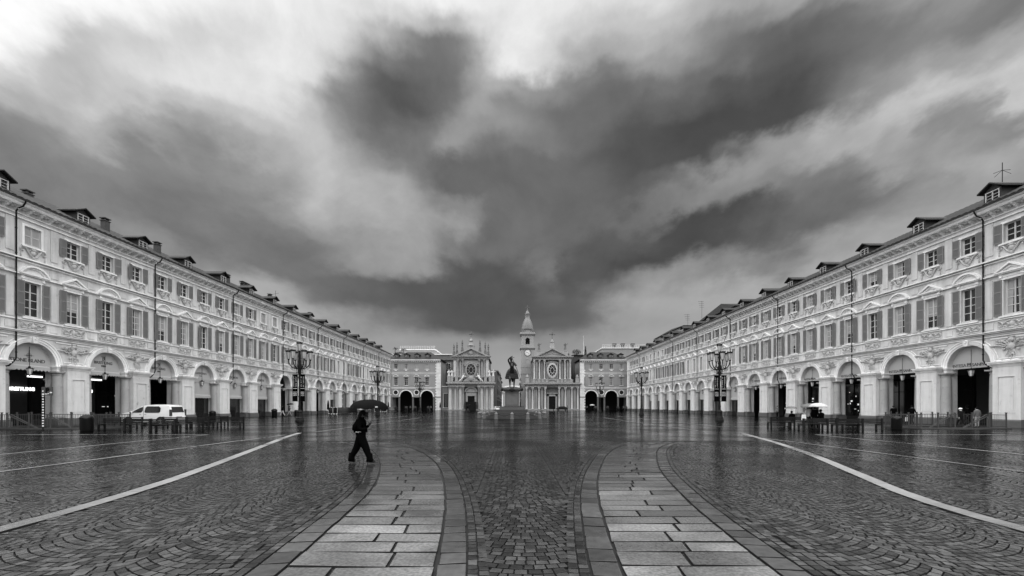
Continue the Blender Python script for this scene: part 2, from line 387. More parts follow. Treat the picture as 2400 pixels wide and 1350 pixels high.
def wet_mat(name, base, r0, r1, bump_d, fine=.3, near=True, ws=.28, wd=.8, fs=9):
    m = bpy.data.materials.new(name); m.use_nodes = True; nt = m.node_tree; N = nt.nodes; L = nt.links; 
    N.remove(N['Principled BSDF']); dif = N.new('ShaderNodeBsdfDiffuse'); glo = N.new('ShaderNodeBsdfGlossy'); mx = N.new('ShaderNodeMixShader'); fr = N.new('ShaderNodeFresnel'); fr.inputs['IOR'].default_value = 1.6
    L.new(dif.outputs[0], mx.inputs[1]); L.new(glo.outputs[0], mx.inputs[2]); L.new(mx.outputs[0], N['Material Output'].inputs['Surface'])
    ge = N.new('ShaderNodeNewGeometry')
    def nz(sc, det, st=None):
        n = N.new('ShaderNodeTexNoise'); n.inputs['Scale'].default_value = sc; n.inputs['Detail'].default_value = det
        if st:
            mp = N.new('ShaderNodeMapping'); mp.inputs['Scale'].default_value = st; L.new(ge.outputs['Position'], mp.inputs[0]); L.new(mp.outputs[0], n.inputs[0])
        else: L.new(ge.outputs['Position'], n.inputs[0])
        return n.outputs[0]
    def mr(x, a, b, c, d):
        n = N.new('ShaderNodeMapRange'); L.new(x, n.inputs[0])
        for i, v in enumerate((a, b, c, d)): n.inputs[i+1].default_value = v
        return n.outputs[0]
    def mu(a, b, op='MULTIPLY'):
        n = N.new('ShaderNodeMath'); n.operation = op
        for k, x in enumerate((a, b)):
            if isinstance(x, (int, float)): n.inputs[k].default_value = x
            else: L.new(x, n.inputs[k])
        return n.outputs[0]
    wet = mr(nz(ws, 6), .42, .58, 0, 1)          # 1 = film of water, 0 = damp
    L.new(mr(mu(wet, mr(nz(2.5, 3), .3, .7, -.25, .25), 'ADD'), 0, 1, r1, r0), glo.inputs['Roughness'])
    L.new(mu(fr.outputs[0], mr(wet, 0, 1, GLOSS*.6, GLOSS)), mx.inputs[0])
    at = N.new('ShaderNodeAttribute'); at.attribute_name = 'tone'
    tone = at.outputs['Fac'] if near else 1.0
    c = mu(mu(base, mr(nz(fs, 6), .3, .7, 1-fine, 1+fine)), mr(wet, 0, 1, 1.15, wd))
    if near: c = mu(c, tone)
    L.new(c, dif.inputs['Color'])
    b = N.new('ShaderNodeBump'); b.inputs['Distance'].default_value = bump_d; b.inputs['Strength'].default_value = 1.0
    if near: h = mu(mu(nz(24, 1), .4), mu(nz(7, 1, (1, .6, 1)), 1.6), 'ADD')
    else:
        v = N.new('ShaderNodeTexVoronoi'); v.feature = 'DISTANCE_TO_EDGE'; v.inputs['Scale'].default_value = 8.0
        L.new(ge.outputs['Position'], v.inputs['Vector'])
        h = mu(mu(nz(5.5, 3), 1.6), mu(mr(v.outputs['Distance'], 0, .12, 0, 1), .35), 'ADD')
    L.new(h, b.inputs['Height']); 
    for q in (dif, glo, fr): L.new(b.outputs[0], q.inputs['Normal'])
    return m
MT['cobble'] = wet_mat('wet_cobbles', .045, .02, .12, .0009)
MT['slab'] = wet_mat('wet_flagstones', .150, .03, .17, .0028, .34, True, .8, .72, 26)
MT['border'] = wet_mat('wet_border_stones', .075, .03, .14, .0012, .2)
MT['far_ground'] = wet_mat('wet_paving', .0022, .02, .08, .0050, .45, near=False)
MT['stripe'] = wet_mat('pale_stone_strip', .17, .25, .5, .003, .18, near=False)
MT['grout'] = mat('grout', .012, rough=.55, var=.4, scale=8)

def ground_sheet():
    mb = MB(); X0, X1, Y0, Y1 = -26, 26, 1.0, NEARY
    for (a, b, c, d) in ((-700, X0, -200, 900), (X1, 700, -200, 900), (X0, X1, -200, Y0), (X0, X1, Y1, 900)):
        mb.q([(a, c, 0), (b, c, 0), (b, d, 0), (a, d, 0)])
    mb.cur = 1
    mb.q([(X0, Y0, -.03), (X1, Y0, -.03), (X1, Y1, -.03), (X0, Y1, -.03)])
    for (a, b) in (((X0, Y0), (X1, Y0)), ((X1, Y0), (X1, Y1)), ((X1, Y1), (X0, Y1)), ((X0, Y1), (X0, Y0))):
        mb.q([(a[0], a[1], -.03), (b[0], b[1], -.03), (b[0], b[1], 0), (a[0], a[1], 0)])
    struct('piazza_ground', mb, ['far_ground', 'grout'])
ground_sheet()

rng = np.random.default_rng(5)
def stones_mesh(name, Q, matname, gap, bevel, h, tilt, dome, tone, fall=None):
    """Q: (n,4,2) corners counter-clockwise; every stone gets its own tilt and tone"""
    n = len(Q); Q = np.asarray(Q, float); c = Q.mean(1, keepdims=True)
    jit = rng.normal(0, gap*.28, Q.shape); ea = np.roll(Q, -1, 1)-Q; eb = np.roll(Q, 1, 1)-Q
    d = ea/np.linalg.norm(ea, axis=2, keepdims=True)+eb/np.linalg.norm(eb, axis=2, keepdims=True)
    ring = Q+d*gap+jit; top = ring+d*bevel
    zt = h+rng.normal(0, .0012, (n, 1)); sx = rng.normal(0, tilt, (n, 1)); sy = rng.normal(0, tilt, (n, 1))
    def zof(P): return zt+(P[:, :, 0]-c[:, :, 0])*sx+(P[:, :, 1]-c[:, :, 1])*sy
    V = np.zeros((n, 13, 3))
    V[:, 0:4, :2] = ring; V[:, 0:4, 2] = -.03
    V[:, 4:8, :2] = ring; V[:, 4:8, 2] = zof(ring)-bevel*.28
    V[:, 8:12, :2] = top; V[:, 8:12, 2] = zof(top)
    V[:, 12, :2] = c[:, 0]; V[:, 12, 2] = zt[:, 0]+dome
    F = []
    for k in range(4):
        m = (k+1) % 4
        F += [(k, m, 4+m, 4+k), (4+k, 4+m, 8+m, 8+k), (8+k, 8+m, 12, 12)]
    quads = [f for f in F if f[2] != f[3]]; tris = [f[:3] for f in F if f[2] == f[3]]
    base = (np.arange(n)*13)[:, None, None]
    q = (base+np.array(quads)[None]).reshape(-1, 4); t = (base+np.array(tris)[None]).reshape(-1, 3)
    me = bpy.data.meshes.new(name); me.vertices.add(n*13); me.vertices.foreach_set('co', V.ravel())
    loops = np.concatenate([q.ravel(), t.ravel()]); me.loops.add(len(loops)); me.loops.foreach_set('vertex_index', loops)
    st = np.concatenate([np.arange(len(q))*4, len(q)*4+np.arange(len(t))*3]); me.polygons.add(len(st)); me.polygons.foreach_set('loop_start', st)
    me.update(calc_edges=True); me.materials.append(MT[matname]); me.materials.append(MT['grout'])
    nq = len(quads); mi = np.zeros(len(st), int); mi[:len(q)] = np.tile([1 if f[0] < 4 and f[1] < 4 else 0 for f in quads], n); me.polygons.foreach_set('material_index', mi); me.shade_flat()
    a = me.attributes.new('tone', 'FLOAT', 'POINT'); tn = np.clip(rng.normal(1, tone, n), .45, 1.7); tn = tn*np.interp(c[:, 0, 1], *fall) if fall else tn; tv = np.repeat(tn, 13); a.data.foreach_set('value', tv)  # fall: brightness fade with distance painted into the stone colour
    o = link(name, me); o['kind'] = 'structure'; return o

def px(path, y): return np.interp(y, path[0], path[1])
def offset_pt(path, y, off):
    x = px(path, y); dx = (px(path, y+.05)-px(path, y-.05))/.1; l = sqrt(1+dx*dx)
    return (x+off/l, y-off*dx/l)
def run_rows(path, off0, off1, s0, s1, ln, jit):
    """stones laid end to end between two offsets of a path"""
    out = []; y = s0
    while y < s1:
        dx = (px(path, y+.05)-px(path, y-.05))/.1; step = ln*(1+random.uniform(-jit, jit))/sqrt(1+dx*dx)
        a, b = offset_pt(path, y, off0), offset_pt(path, y, off1); c, d = offset_pt(path, y+step, off1), offset_pt(path, y+step, off0)
        out.append([a, b, c, d]); y += step
    return out
def band(inn, outp, sgn):
    """flagstone band between two edge paths, rows of two slabs"""
    out = []; y = 2.6
    while y < NEARY-.5:
        st = random.uniform(.36, .47); f = random.uniform(.3, .7)
        tl = sgn*random.uniform(-.01, .03)
        P = lambda yy, t: (px(inn, yy)*(1-t)+px(outp, yy)*t, yy-.10*t*0-tl*t)
        ts = [0, f, 1] if random.random() < .93 else [0, 1]
        for a, b in zip(ts, ts[1:]):
            quad = [P(y, a), P(y, b), P(y+st, b), P(y+st, a)]
            out.append(quad if sgn > 0 else quad[::-1])
        y += st
    return out
slabs = band(Lin, Lout, -1)+band(Rin, Rout, 1)
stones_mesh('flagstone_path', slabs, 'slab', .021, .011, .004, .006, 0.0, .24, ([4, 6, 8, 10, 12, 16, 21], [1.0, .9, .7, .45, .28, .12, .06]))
def ccw(q):
    a = sum(q[i][0]*q[(i+1) % 4][1]-q[(i+1) % 4][0]*q[i][1] for i in range(4)); return q if a > 0 else q[::-1]
bord = []
for (p, o0, o1) in ((Lin, 0.01, BORD), (Lout, -BORD, -0.01), (Rin, -BORD, -0.01), (Rout, 0.01, BORD)):
    bord += run_rows(p, o0, o1, 2.6, NEARY-.4, .42, .25)
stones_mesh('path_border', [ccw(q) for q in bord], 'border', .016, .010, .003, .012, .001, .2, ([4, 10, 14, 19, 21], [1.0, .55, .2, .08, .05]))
rows = []
for (p, sg) in ((Lin, 1), (Lout, -1), (Rin, -1), (Rout, 1)):
    for k in range(2):
        a = BORD+.005+k*.118
        rows += run_rows(p, sg*a if sg > 0 else -(a+.118), sg*(a+.118) if sg > 0 else -a, 2.6+random.random()*.1, NEARY-.4, .135, .2)
strp = [run_rows(STRL, -.15, .15, 2.6, NEARY-.3, 1.0, .05)+run_rows(STRR, -.15, .15, 2.6, NEARY-.3, 1.0, .05)][0]
o = stones_mesh('pale_stone_strip', [ccw(q) for q in strp], 'stripe', .004, .004, .006, .001, 0, .04)
def fans():
    W = 1.75; R = 1.28; out = []
    for j in range(-15, 16):
        xc = .17+W*j; smax = math.asin(W/2/R)
        i = 0; y0 = 1.6+(j % 2)*.06
        while y0 < NEARY+.3:
            th = -smax; y1 = y0+.135*random.uniform(.93, 1.07)
            while th < smax-.01:
                dth = random.uniform(.105, .16)/R
                if smax-(th+dth) < .05: dth = smax-th
                t2 = th+dth
                xa, xb = xc+R*sin(th), xc+R*sin(t2); ya, yb = R*(1-cos(th)), R*(1-cos(t2))
                hh = y1-y0; xa2 = min(max(xa-hh*sin(th)*.7, xc-W/2+.01), xc+W/2-.01); xb2 = min(max(xb-hh*sin(t2)*.7, xc-W/2+.01), xc+W/2-.01)
                if abs(th+smax) < .01: xa2 = xa
                if abs(t2-smax) < .01: xb2 = xb
                ya2 = R*(1-cos(math.asin((xa2-xc)/R))); yb2 = R*(1-cos(math.asin((xb2-xc)/R)))
                out.append(((xa, y0+ya), (xb, y0+yb), (xb2, y1+yb2), (xa2, y1+ya2)))
                th = t2
            y0 = y1
    A = np.array(out); c = A.mean(1); cx, cy = c[:, 0], c[:, 1]
    keep = (np.abs(cx) < 1.22*cy+2.2) & (cy > 2.4) & (A[:, :, 1].max(1) < NEARY-.02) & (A[:, :, 1].min(1) > 1.1) & (np.abs(cx) < 25.8)
    ex = BORD+.118*2-.01
    def slope(p): return np.interp(cy+.05, p[0], p[1])-np.interp(cy-.05, p[0], p[1])
    for (a, b) in ((Lout, Lin), (Rin, Rout)):
        la = np.sqrt(1+(slope(a)/.1)**2); lb = np.sqrt(1+(slope(b)/.1)**2)
        keep &= ~((cx > np.interp(cy, *a)-ex*la) & (cx < np.interp(cy, *b)+ex*lb))
    for s_ in (STRL, STRR):
        l = np.sqrt(1+(slope(s_)/.1)**2); keep &= np.abs(cx-np.interp(cy, *s_)) > .19*l
    return A[keep]
F_ = fans(); R_ = np.array([ccw(q) for q in rows])
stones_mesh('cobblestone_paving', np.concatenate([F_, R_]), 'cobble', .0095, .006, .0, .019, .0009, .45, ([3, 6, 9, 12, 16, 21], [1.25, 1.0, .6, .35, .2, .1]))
def flat_lines():
    mb = MB()
    def strip(path_pts, w, z=.004):
        for (a, b) in zip(path_pts, path_pts[1:]):
            d = Vector((b[0]-a[0], b[1]-a[1])); n = Vector((-d.y, d.x)).normalized()*w/2
            mb.q([(a[0]+n.x, a[1]+n.y, z), (a[0]-n.x, a[1]-n.y, z), (b[0]-n.x, b[1]-n.y, z), (b[0]+n.x, b[1]+n.y, z)])
    for p in (STRL, STRR):
        strip([(px(p, y), y) for y in np.arange(NEARY, 28, 1.0)], .3)
    for s in (-1, 1):
        for gx in (13.4, 18.1):
            strip([(s*gx, NEARY+.02), (s*gx, 25.3)], .12)
        strip([(s*18.1, 25.5), (s*29.5, 25.5)], .14)
        strip([(s*29.5, 25.5), (s*30.5, 21)], .12)
        strip([(s*14, 35), (s*30, 35)], .12); strip([(s*12.9, 28), (s*12.9, 60)], .12)
        strip([(s*17.2, 36), (s*17.2, 70)], .12)
        # nearer part of the thin lines, laid over the cobbles
        for gx in (13.4, 18.1):
            strip([(s*gx, 8), (s*gx, NEARY)], .12, .016)
    o = struct('pavement_lines', mb, 'stripe')
flat_lines()
# ================================================================== LONG PALACES
ZS, RA = 5.2, 1.8           # arch springing and radius
BAY = 6.6
EAVE = 18.25
def make_protos():
    P = {}
    def window_frame(h, bars):
        mb = MB(); w = .60
        mb.box(-w-.02, -w+.07, -.30, -.22, 0, h); mb.box(w-.07, w+.02, -.30, -.22, 0, h)
        mb.box(-w+.07, w-.07, -.30, -.22, h-.08, h); mb.box(-w+.07, w-.07, -.30, -.22, 0, .10)
        mb.box(-.045, .045, -.295, -.21, .10, h-.08)
        for z in bars:
            for s in (-1, 1): mb.box(s*.045, s*(w-.07), -.29, -.235, z-.025, z+.025)
        return mb.mesh('window', 'wood')
    P['win_t'] = window_frame(2.85, (.75, 1.4, 2.05)); P['win_s'] = window_frame(1.5, (.55, 1.0))
    def pane(h, kind):
        mb = MB(); y = -.27
        if kind == 0: mb.q([(-.58, y, .03), (.58, y, .03), (.58, y, h-.03), (-.58, y, h-.03)])
        elif kind == 1:
            mb.q([(-.25, y, .03), (.20, y, .03), (.12, y, h-.03), (-.15, y, h-.03)]); mb.cur = 1
            mb.q([(-.58, y, .03), (-.25, y, .03), (-.15, y, h-.03), (-.58, y, h-.03)]); mb.q([(.20, y, .03), (.58, y, .03), (.58, y, h-.03), (.12, y, h-.03)])
        else:
            mb.cur = 1; mb.q([(-.58, y, .4*h), (.58, y, .4*h), (.58, y, h-.03), (-.58, y, h-.03)]); mb.cur = 0
            mb.q([(-.58, y, .03), (.58, y, .03), (.58, y, .4*h), (-.58, y, .4*h)])
        return mb.mesh('pane', ['glass_dark', 'glass_curtain'])
    for k in range(3): P['pane_t%d' % k] = pane(2.85, k); P['pane_s%d' % k] = pane(1.5, k)
    def shutter(h, n, w=.64, m='shutter'):
        mb = MB(); y0, y1 = 0, .05
        mb.box(0, .07, y0, y1, 0, h); mb.box(w-.07, w, y0, y1, 0, h)
        for k in range(n+1): z = k*(h-.09)/n; mb.box(.07, w-.07, y0, y1, z, z+.09)
        for k in range(n):
            za = k*(h-.09)/n+.09; zb = (k+1)*(h-.09)/n; c = int((zb-za)/.085)
            for i in range(c):
                z = za+(i+.5)*(zb-za)/c; mb.q([(.07, y0+.012, z-.042), (w-.07, y0+.012, z-.042), (w-.07, y1-.012, z+.03), (.07, y1-.012, z+.03)])
            mb.q([(.07, y0+.008, za), (w-.07, y0+.008, za), (w-.07, y0+.008, zb), (.07, y0+.008, zb)])
        return mb.mesh('shutter', m)
    P['sh_t'] = shutter(2.9, 3); P['sh_s'] = shutter(1.55, 2); P['shp_t'] = shutter(2.85, 3, .62, 'shutter_pale'); P['shp_s'] = shutter(1.5, 2, .62, 'shutter_pale')
    def casing(h, ears):
        mb = MB(); w = .62
        for s in (-1, 1): mb.box(s*w, s*(w+.17), 0, .05, -.1, h+.17)
        mb.box(-w, w, 0, .05, h, h+.17); mb.box(-w-.25, w+.25, 0, .16, -.22, -.1)
        if ears:
            for s in (-1, 1):
                mb.scroll(s*(w+.14), h+.30, .15, s, .09, .05, 1.2)
                mb.box(s*(w+.02), s*(w+.26), 0, .10, h+.17, h+.45)
            mb.box(-w-.02, w+.02, 0, .06, h+.2, h+.42)
        return mb.mesh('window_surround', 'trim')
    P['cas_t'] = casing(2.85, True); P['cas_s'] = casing(1.5, False)
    def pediment(kind):
        mb = MB(); W = 1.13
        mb.box(-W, W, 0, .30, 0, .10); mb.box(-W+.06, W-.06, 0, .22, -.09, 0)
        if kind == 'arc':
            R = 1.25; c = .10-(R-.82); a = math.asin(W/R)
            mb.ring(0, .10-sqrt(R*R-W*W)+.0, R-.13, R, .0, .32, pi/2-a, pi/2+a, 14)
            mb.ring(0, .10-sqrt(R*R-W*W)+.0, R-.26, R-.14, .0, .18, pi/2-a*.85, pi/2+a*.85, 12)
            z0 = .10-sqrt(R*R-W*W); pts = [(R*.88*sin(t), z0+R*.88*cos(t)) for t in [(-a*.8)+a*1.6*i/10 for i in range(11)]]
            mb.prism([(-W*.75, .10)]+pts+[(W*.75, .10)], 0, .05)
        else:
            H = .78
            for s in (-1, 1):
                mb.prism([(s*W, .10), (0, H), (0, H-.15), (s*(W-.22), .10)], 0, .32)
                mb.prism([(s*(W-.34), .14), (0, H-.24), (0, H-.36), (s*(W-.58), .14)], 0, .18)
            mb.prism([(-W*.6, .10), (0, H-.36), (W*.6, .10)], 0, .05)
        return mb.mesh('pediment', 'trim')
    P['arc'] = pediment('arc'); P['tri'] = pediment('tri')
    def cartouche():
        mb = MB(); y = .05
        for s in (-1, 1):
            mb.scroll(s*.72, .28, .17, -s, y, .045, 1.3)
            mb.tube([(s*.72, y, .45), (s*.5, y+.02, .40), (s*.34, y+.03, .15), (s*.2, y+.04, -.05), (0, y+.03, -.18)], [.05, .055, .06, .05, .04], 5)
            mb.scroll(s*.3, .34, .12, s, y, .04, 1.2)
            mb.tube([(s*.80, y, .10), (s*.80, y, -.15)], [.02, .05], 5); mb.ell((s*.8, y, -.2), (.05, .04, .07), 5, 4)
            mb.tube([(s*.62, y, .5), (s*.3, y, .54), (0, y, .5)], .03, 4)
        mb.ell((0, y, .16), (.19, .12, .24), 8, 6); mb.ell((0, y, -.16), (.12, .08, .12), 6, 5); mb.ell((0, y+.05, .36), (.22, .08, .08), 6, 4)
        for a in range(5): mb.ell((.14*cos(pi*a/4), y+.04, .36+.1*sin(pi*a/4)), (.05, .05, .05), 5, 4)
        return mb.mesh('cartouche', 'relief', 50)
    P['cart'] = cartouche()
    def frieze():
        mb = MB(); y = .04
        mb.box(-1.05, 1.05, 0, .02, -.34, .38)
        for s in (-1, 1):
            mb.scroll(s*.75, .05, .22, -s, y, .05, 1.5); mb.scroll(s*.36, .0, .18, s, y, .05, 1.3)
            mb.tube([(s*.98, y, .3), (s*.85, y, .32), (s*.55, y+.02, .1), (s*.3, y, .28), (s*.1, y, .3)], .045, 5)
            mb.tube([(s*.95, y, -.28), (s*.6, y+.02, -.2), (s*.2, y, -.3)], [.02, .06, .03], 5)
            mb.ell((s*.55, y, -.08), (.09, .05, .07), 5, 4)
        mb.ell((0, y, .05), (.17, .11, .2), 8, 6); mb.ell((0, y+.03, -.2), (.2, .06, .08), 6, 4)
        return mb.mesh('frieze_relief', 'relief', 50)
    P['frieze'] = frieze()
    def trophy(v):
        mb = MB(); rr = random.Random(v); y = .06
        mb.ell((0, y, .2), (.19, .12, .25), 10, 6); mb.ell((0, y+.08, .2), (.11, .06, .16), 8, 5)
        for k in range(9):
            a = pi*(.08+.105*k)+rr.uniform(-.07, .07); L_ = rr.uniform(.75, 1.1)*(1 if .25 < a/pi < .75 else 1.15)
            c, s = cos(a), min(sin(a), .8)
            mb.tube([(.15*c, y, .15+.15*s), (L_*.6*c, y+.03, .15+L_*.5*s), (L_*c, y, .15+L_*.62*s)], [.03, .05, .02], 4)
            mb.ell((L_*.85*c, y, .15+L_*.55*s), (.10, .06, .08), 5, 4)
            if k % 2: mb.scroll(L_*.7*c, .15+L_*.5*s, .13, 1 if c > 0 else -1, y, .035, 1.0, n=8)
        for k in range(46):
            px_, pz_ = rr.uniform(-.85, .85), rr.uniform(-.35, .68)
            if abs(px_) < .38+pz_*.8: mb.ell((px_, y, pz_), (rr.uniform(.035, .10), .08, rr.uniform(.03, .08)), 6, 4)
        for k in range(5):
            a = -pi*(.28+.11*k); mb.tube([(.1*cos(a), y, .1), (.45*cos(a), y, .1+.62*sin(a))], [.05, .02], 4)
        mb.ell((0, y, .62), (.16, .12, .15), 7, 5); mb.ell((0, y, .8), (.2, .06, .06), 6, 4)
        return mb.mesh('trophy_relief', 'relief', 50)
    for k in range(3): P['trophy%d' % k] = trophy(k)
    def pier(m='pier'):
        mb = MB(); h = .98
        z0, z1 = .62, ZS-.32
        mb.box(-h, h, -.3, .44, z0, z1)                       # block
        # framed recessed panel
        a, b, c, d = -.62, .62, 1.15, 4.1
        for (x0, x1, za, zb) in ((-h+.0, a, z0, z1), (b, h, z0, z1), (a, b, z0, c), (a, b, d, z1)): mb.box(x0, x1, .44, .50, za, zb)
        for (x0, x1, za, zb) in ((a, a+.05, c, d), (b-.05, b, c, d), (a+.05, b-.05, c, c+.05), (a+.05, b-.05, d-.05, d)): mb.box(x0, x1, .44, .53, za, zb)
        mb.box(a+.16, b-.16, .44, .47, c+.16, d-.16)
        return mb.mesh('pier', m)
    P['pier'] = pier(); P['pier_worn'] = pier('worn_pier')
    def cap():
        mb = MB()
        for (e, z0, z1) in ((.04, ZS-.32, ZS-.22), (.09, ZS-.22, ZS-.10), (.22, ZS-.10, ZS+.02), (.28, ZS+.02, ZS+.10)):
            mb.box(-.98-e, .98+e, -.2, .50+e, z0, z1)
        for s in (-1, 1):
            for (e, z0, z1) in ((.0, ZS-.6, ZS-.22), (.06, ZS-.22, ZS-.1), (.12, ZS-.1, ZS-.0)):
                mb.box(s*(.98+.30), s*(1.5+e), -.95, .10+e, z0, z1)
        for k in range(3): mb.ell((-.6+.6*k, .5, ZS+.16), (.3, .12, .08), 6, 4)
        return mb.mesh('pier_capital', 'trim')
    P['cap'] = cap()
    def column():
        mb = MB()
        mb.lathe(0, 0, [(.44, .62), (.44, .72), (.47, .76), (.42, .82), (.385, .9), (.39, 2.2), (.36, 4.05), (.33, 4.35), (.37, 4.37), (.37, 4.43), (.33, 4.46), (.35, 4.5), (.45, 4.58), (.45, 4.6)], 16)
        mb.box(-.46, .46, -.46, .46, 4.6, 4.72)
        return mb.mesh('column', 'column', 40)
    P['col'] = column()
    def plinth():
        mb = MB(); mb.box(-1.06, 1.06, -.3, .58, 0, .5); mb.prismx([(-.3, .5), (.58, .5), (.50, .62), (-.3, .62)], -1.04, 1.04)
        for s in (-1, 1): mb.box(s*1.06, s*1.62, -1.0, .30, 0, .45); mb.box(s*1.04, s*1.58, -.95, .24, .45, .62)
        return mb.mesh('plinth', 'plinth')
    P['plinth'] = plinth()
    def surround():
        mb = MB(); mb.ring(0, ZS, RA, RA+.14, -.05, .07, n=28); mb.ring(0, ZS, RA+.14, RA+.32, -.05, .13, n=28); mb.ring(0, ZS, RA+.32, RA+.40, -.05, .19, n=28)
        mb.prism([(-.15, ZS+RA-.08), (.15, ZS+RA-.08), (.22, ZS+RA+.46), (-.22, ZS+RA+.46)], -.1, .26)
        mb.scroll(0, ZS+RA+.3, .12, 1, .28, .05, 1.0)
        return mb.mesh('arch_surround', 'trim')
    P['surround'] = surround()
    def dormer():
        mb = MB(); w = .72; F = 0.0; B = -4.2; slope = .5
        mb.box(-w, -w+.12, B, F, -.3, 1.25); mb.box(w-.12, w, B, F, -.3, 1.25)
        mb.box(-w+.12, w-.12, -.14, F-.04, -.3, .25); mb.prism([(-w, 1.25), (w, 1.25), (0, 1.85)], B, F-.03)
        mb.box(-w+.12, -w+.16, -.1, .01, .25, 1.25)
        a = mb.mesh('dormer', 'dormer')
        r = MB(); n = 26; o = w+.32
        for s in (-1, 1):
            for k in range(n):
                y0 = .3-(4.5)*k/n; y1 = .3-4.5*(k+1)/n; ym = (y0+y1)/2
                for (ya, yb, da, db) in ((y0, ym, 0, .035), (ym, y1, .035, 0)):
                    r.q([(0, ya, 1.98+da), (0, yb, 1.98+db), (s*o, yb, 1.36+db), (s*o, ya, 1.36+da)])
            r.prism([(0, 1.86), (0, 1.975), (s*o, 1.35), (s*o, 1.24)], -4.2, .3)
        b = r.mesh('dormer_roof', 'tile')
        wmb = MB(); W = w-.14
        wmb.box(-W, -W+.07, -.06, .03, .25, 1.22); wmb.box(W-.07, W, -.06, .03, .25, 1.22); wmb.box(-W+.07, W-.07, -.06, .03, 1.15, 1.22); wmb.box(-W+.07, W-.07, -.06, .03, .25, .32)
        wmb.box(-.03, .03, -.05, .02, .32, 1.15)
        for z in (.6, .88): wmb.box(-W+.07, W-.07, -.045, .0, z-.015, z+.015)
        wmb.cur = 1; wmb.q([(-W+.05, -.05, .3), (W-.05, -.05, .3), (W-.05, -.05, 1.2), (-W+.05, -.05, 1.2)])
        c = wmb.mesh('dormer_window', ['wood', 'glass_dark'])
        return a, b, c
    P['dorm'], P['dorm_roof'], P['dorm_win'] = dormer()
    def chimney():
        mb = MB(); mb.box(-.35, .35, -.3, .3, -.6, 1.1); mb.box(-.43, .43, -.38, .38, 1.1, 1.2)
        for sx in (-1, 1):
            for sy in (-1, 1): mb.box(sx*.3, sx*.16, sy*.26, sy*.12, 1.2, 1.42)
        mb.box(-.45, .45, -.4, .4, 1.42, 1.52)
        return mb.mesh('chimney', 'brick')
    P['chim'] = chimney()
    return P
PR = make_protos()

def tiled_roof(x0, x1, y_front, z_front, y_back, z_back, parent, name='roof', mt='tile'):
    mb = MB(); nx = int(abs(x1-x0)/.125); rows = 16; vs = []; fs = []
    rr = random.Random(3)
    prof = [0, .045, .06, .045]; jit = [rr.uniform(-.03, .03) for _ in range(nx+1)]
    for j in range(rows+1):
        t = j/rows
        for lift in ((.05, 0.0) if 0 < j < rows else ((.05,) if j == 0 else (0.0,))):
            for i in range(nx+1):
                x = x0+(x1-x0)*i/nx; y = y_front+(y_back-y_front)*t; z = z_front+(z_back-z_front)*t
                # order: upper end of the lower row is 0, lower end of the next row is lifted
                vs.append((x, y+(jit[i//4*4 % (nx+1)] if j == 0 else 0), z+prof[i % 4]+lift))
    # ring layout: row0 lifted, then for every inner j: lifted?, plain
    n = nx+1; R = len(vs)//n
    order = []
    for r in range(R-1):
        for i in range(nx): a = r*n+i; fs.append((a, a+1, a+1+n, a+n))
    mb.add(vs, fs)
    mb.q([(x0, y_front, z_front-.06), (x1, y_front, z_front-.06), (x1, y_front, z_front+.05), (x0, y_front, z_front+.05)])
    return part(name, mb, mt, parent)

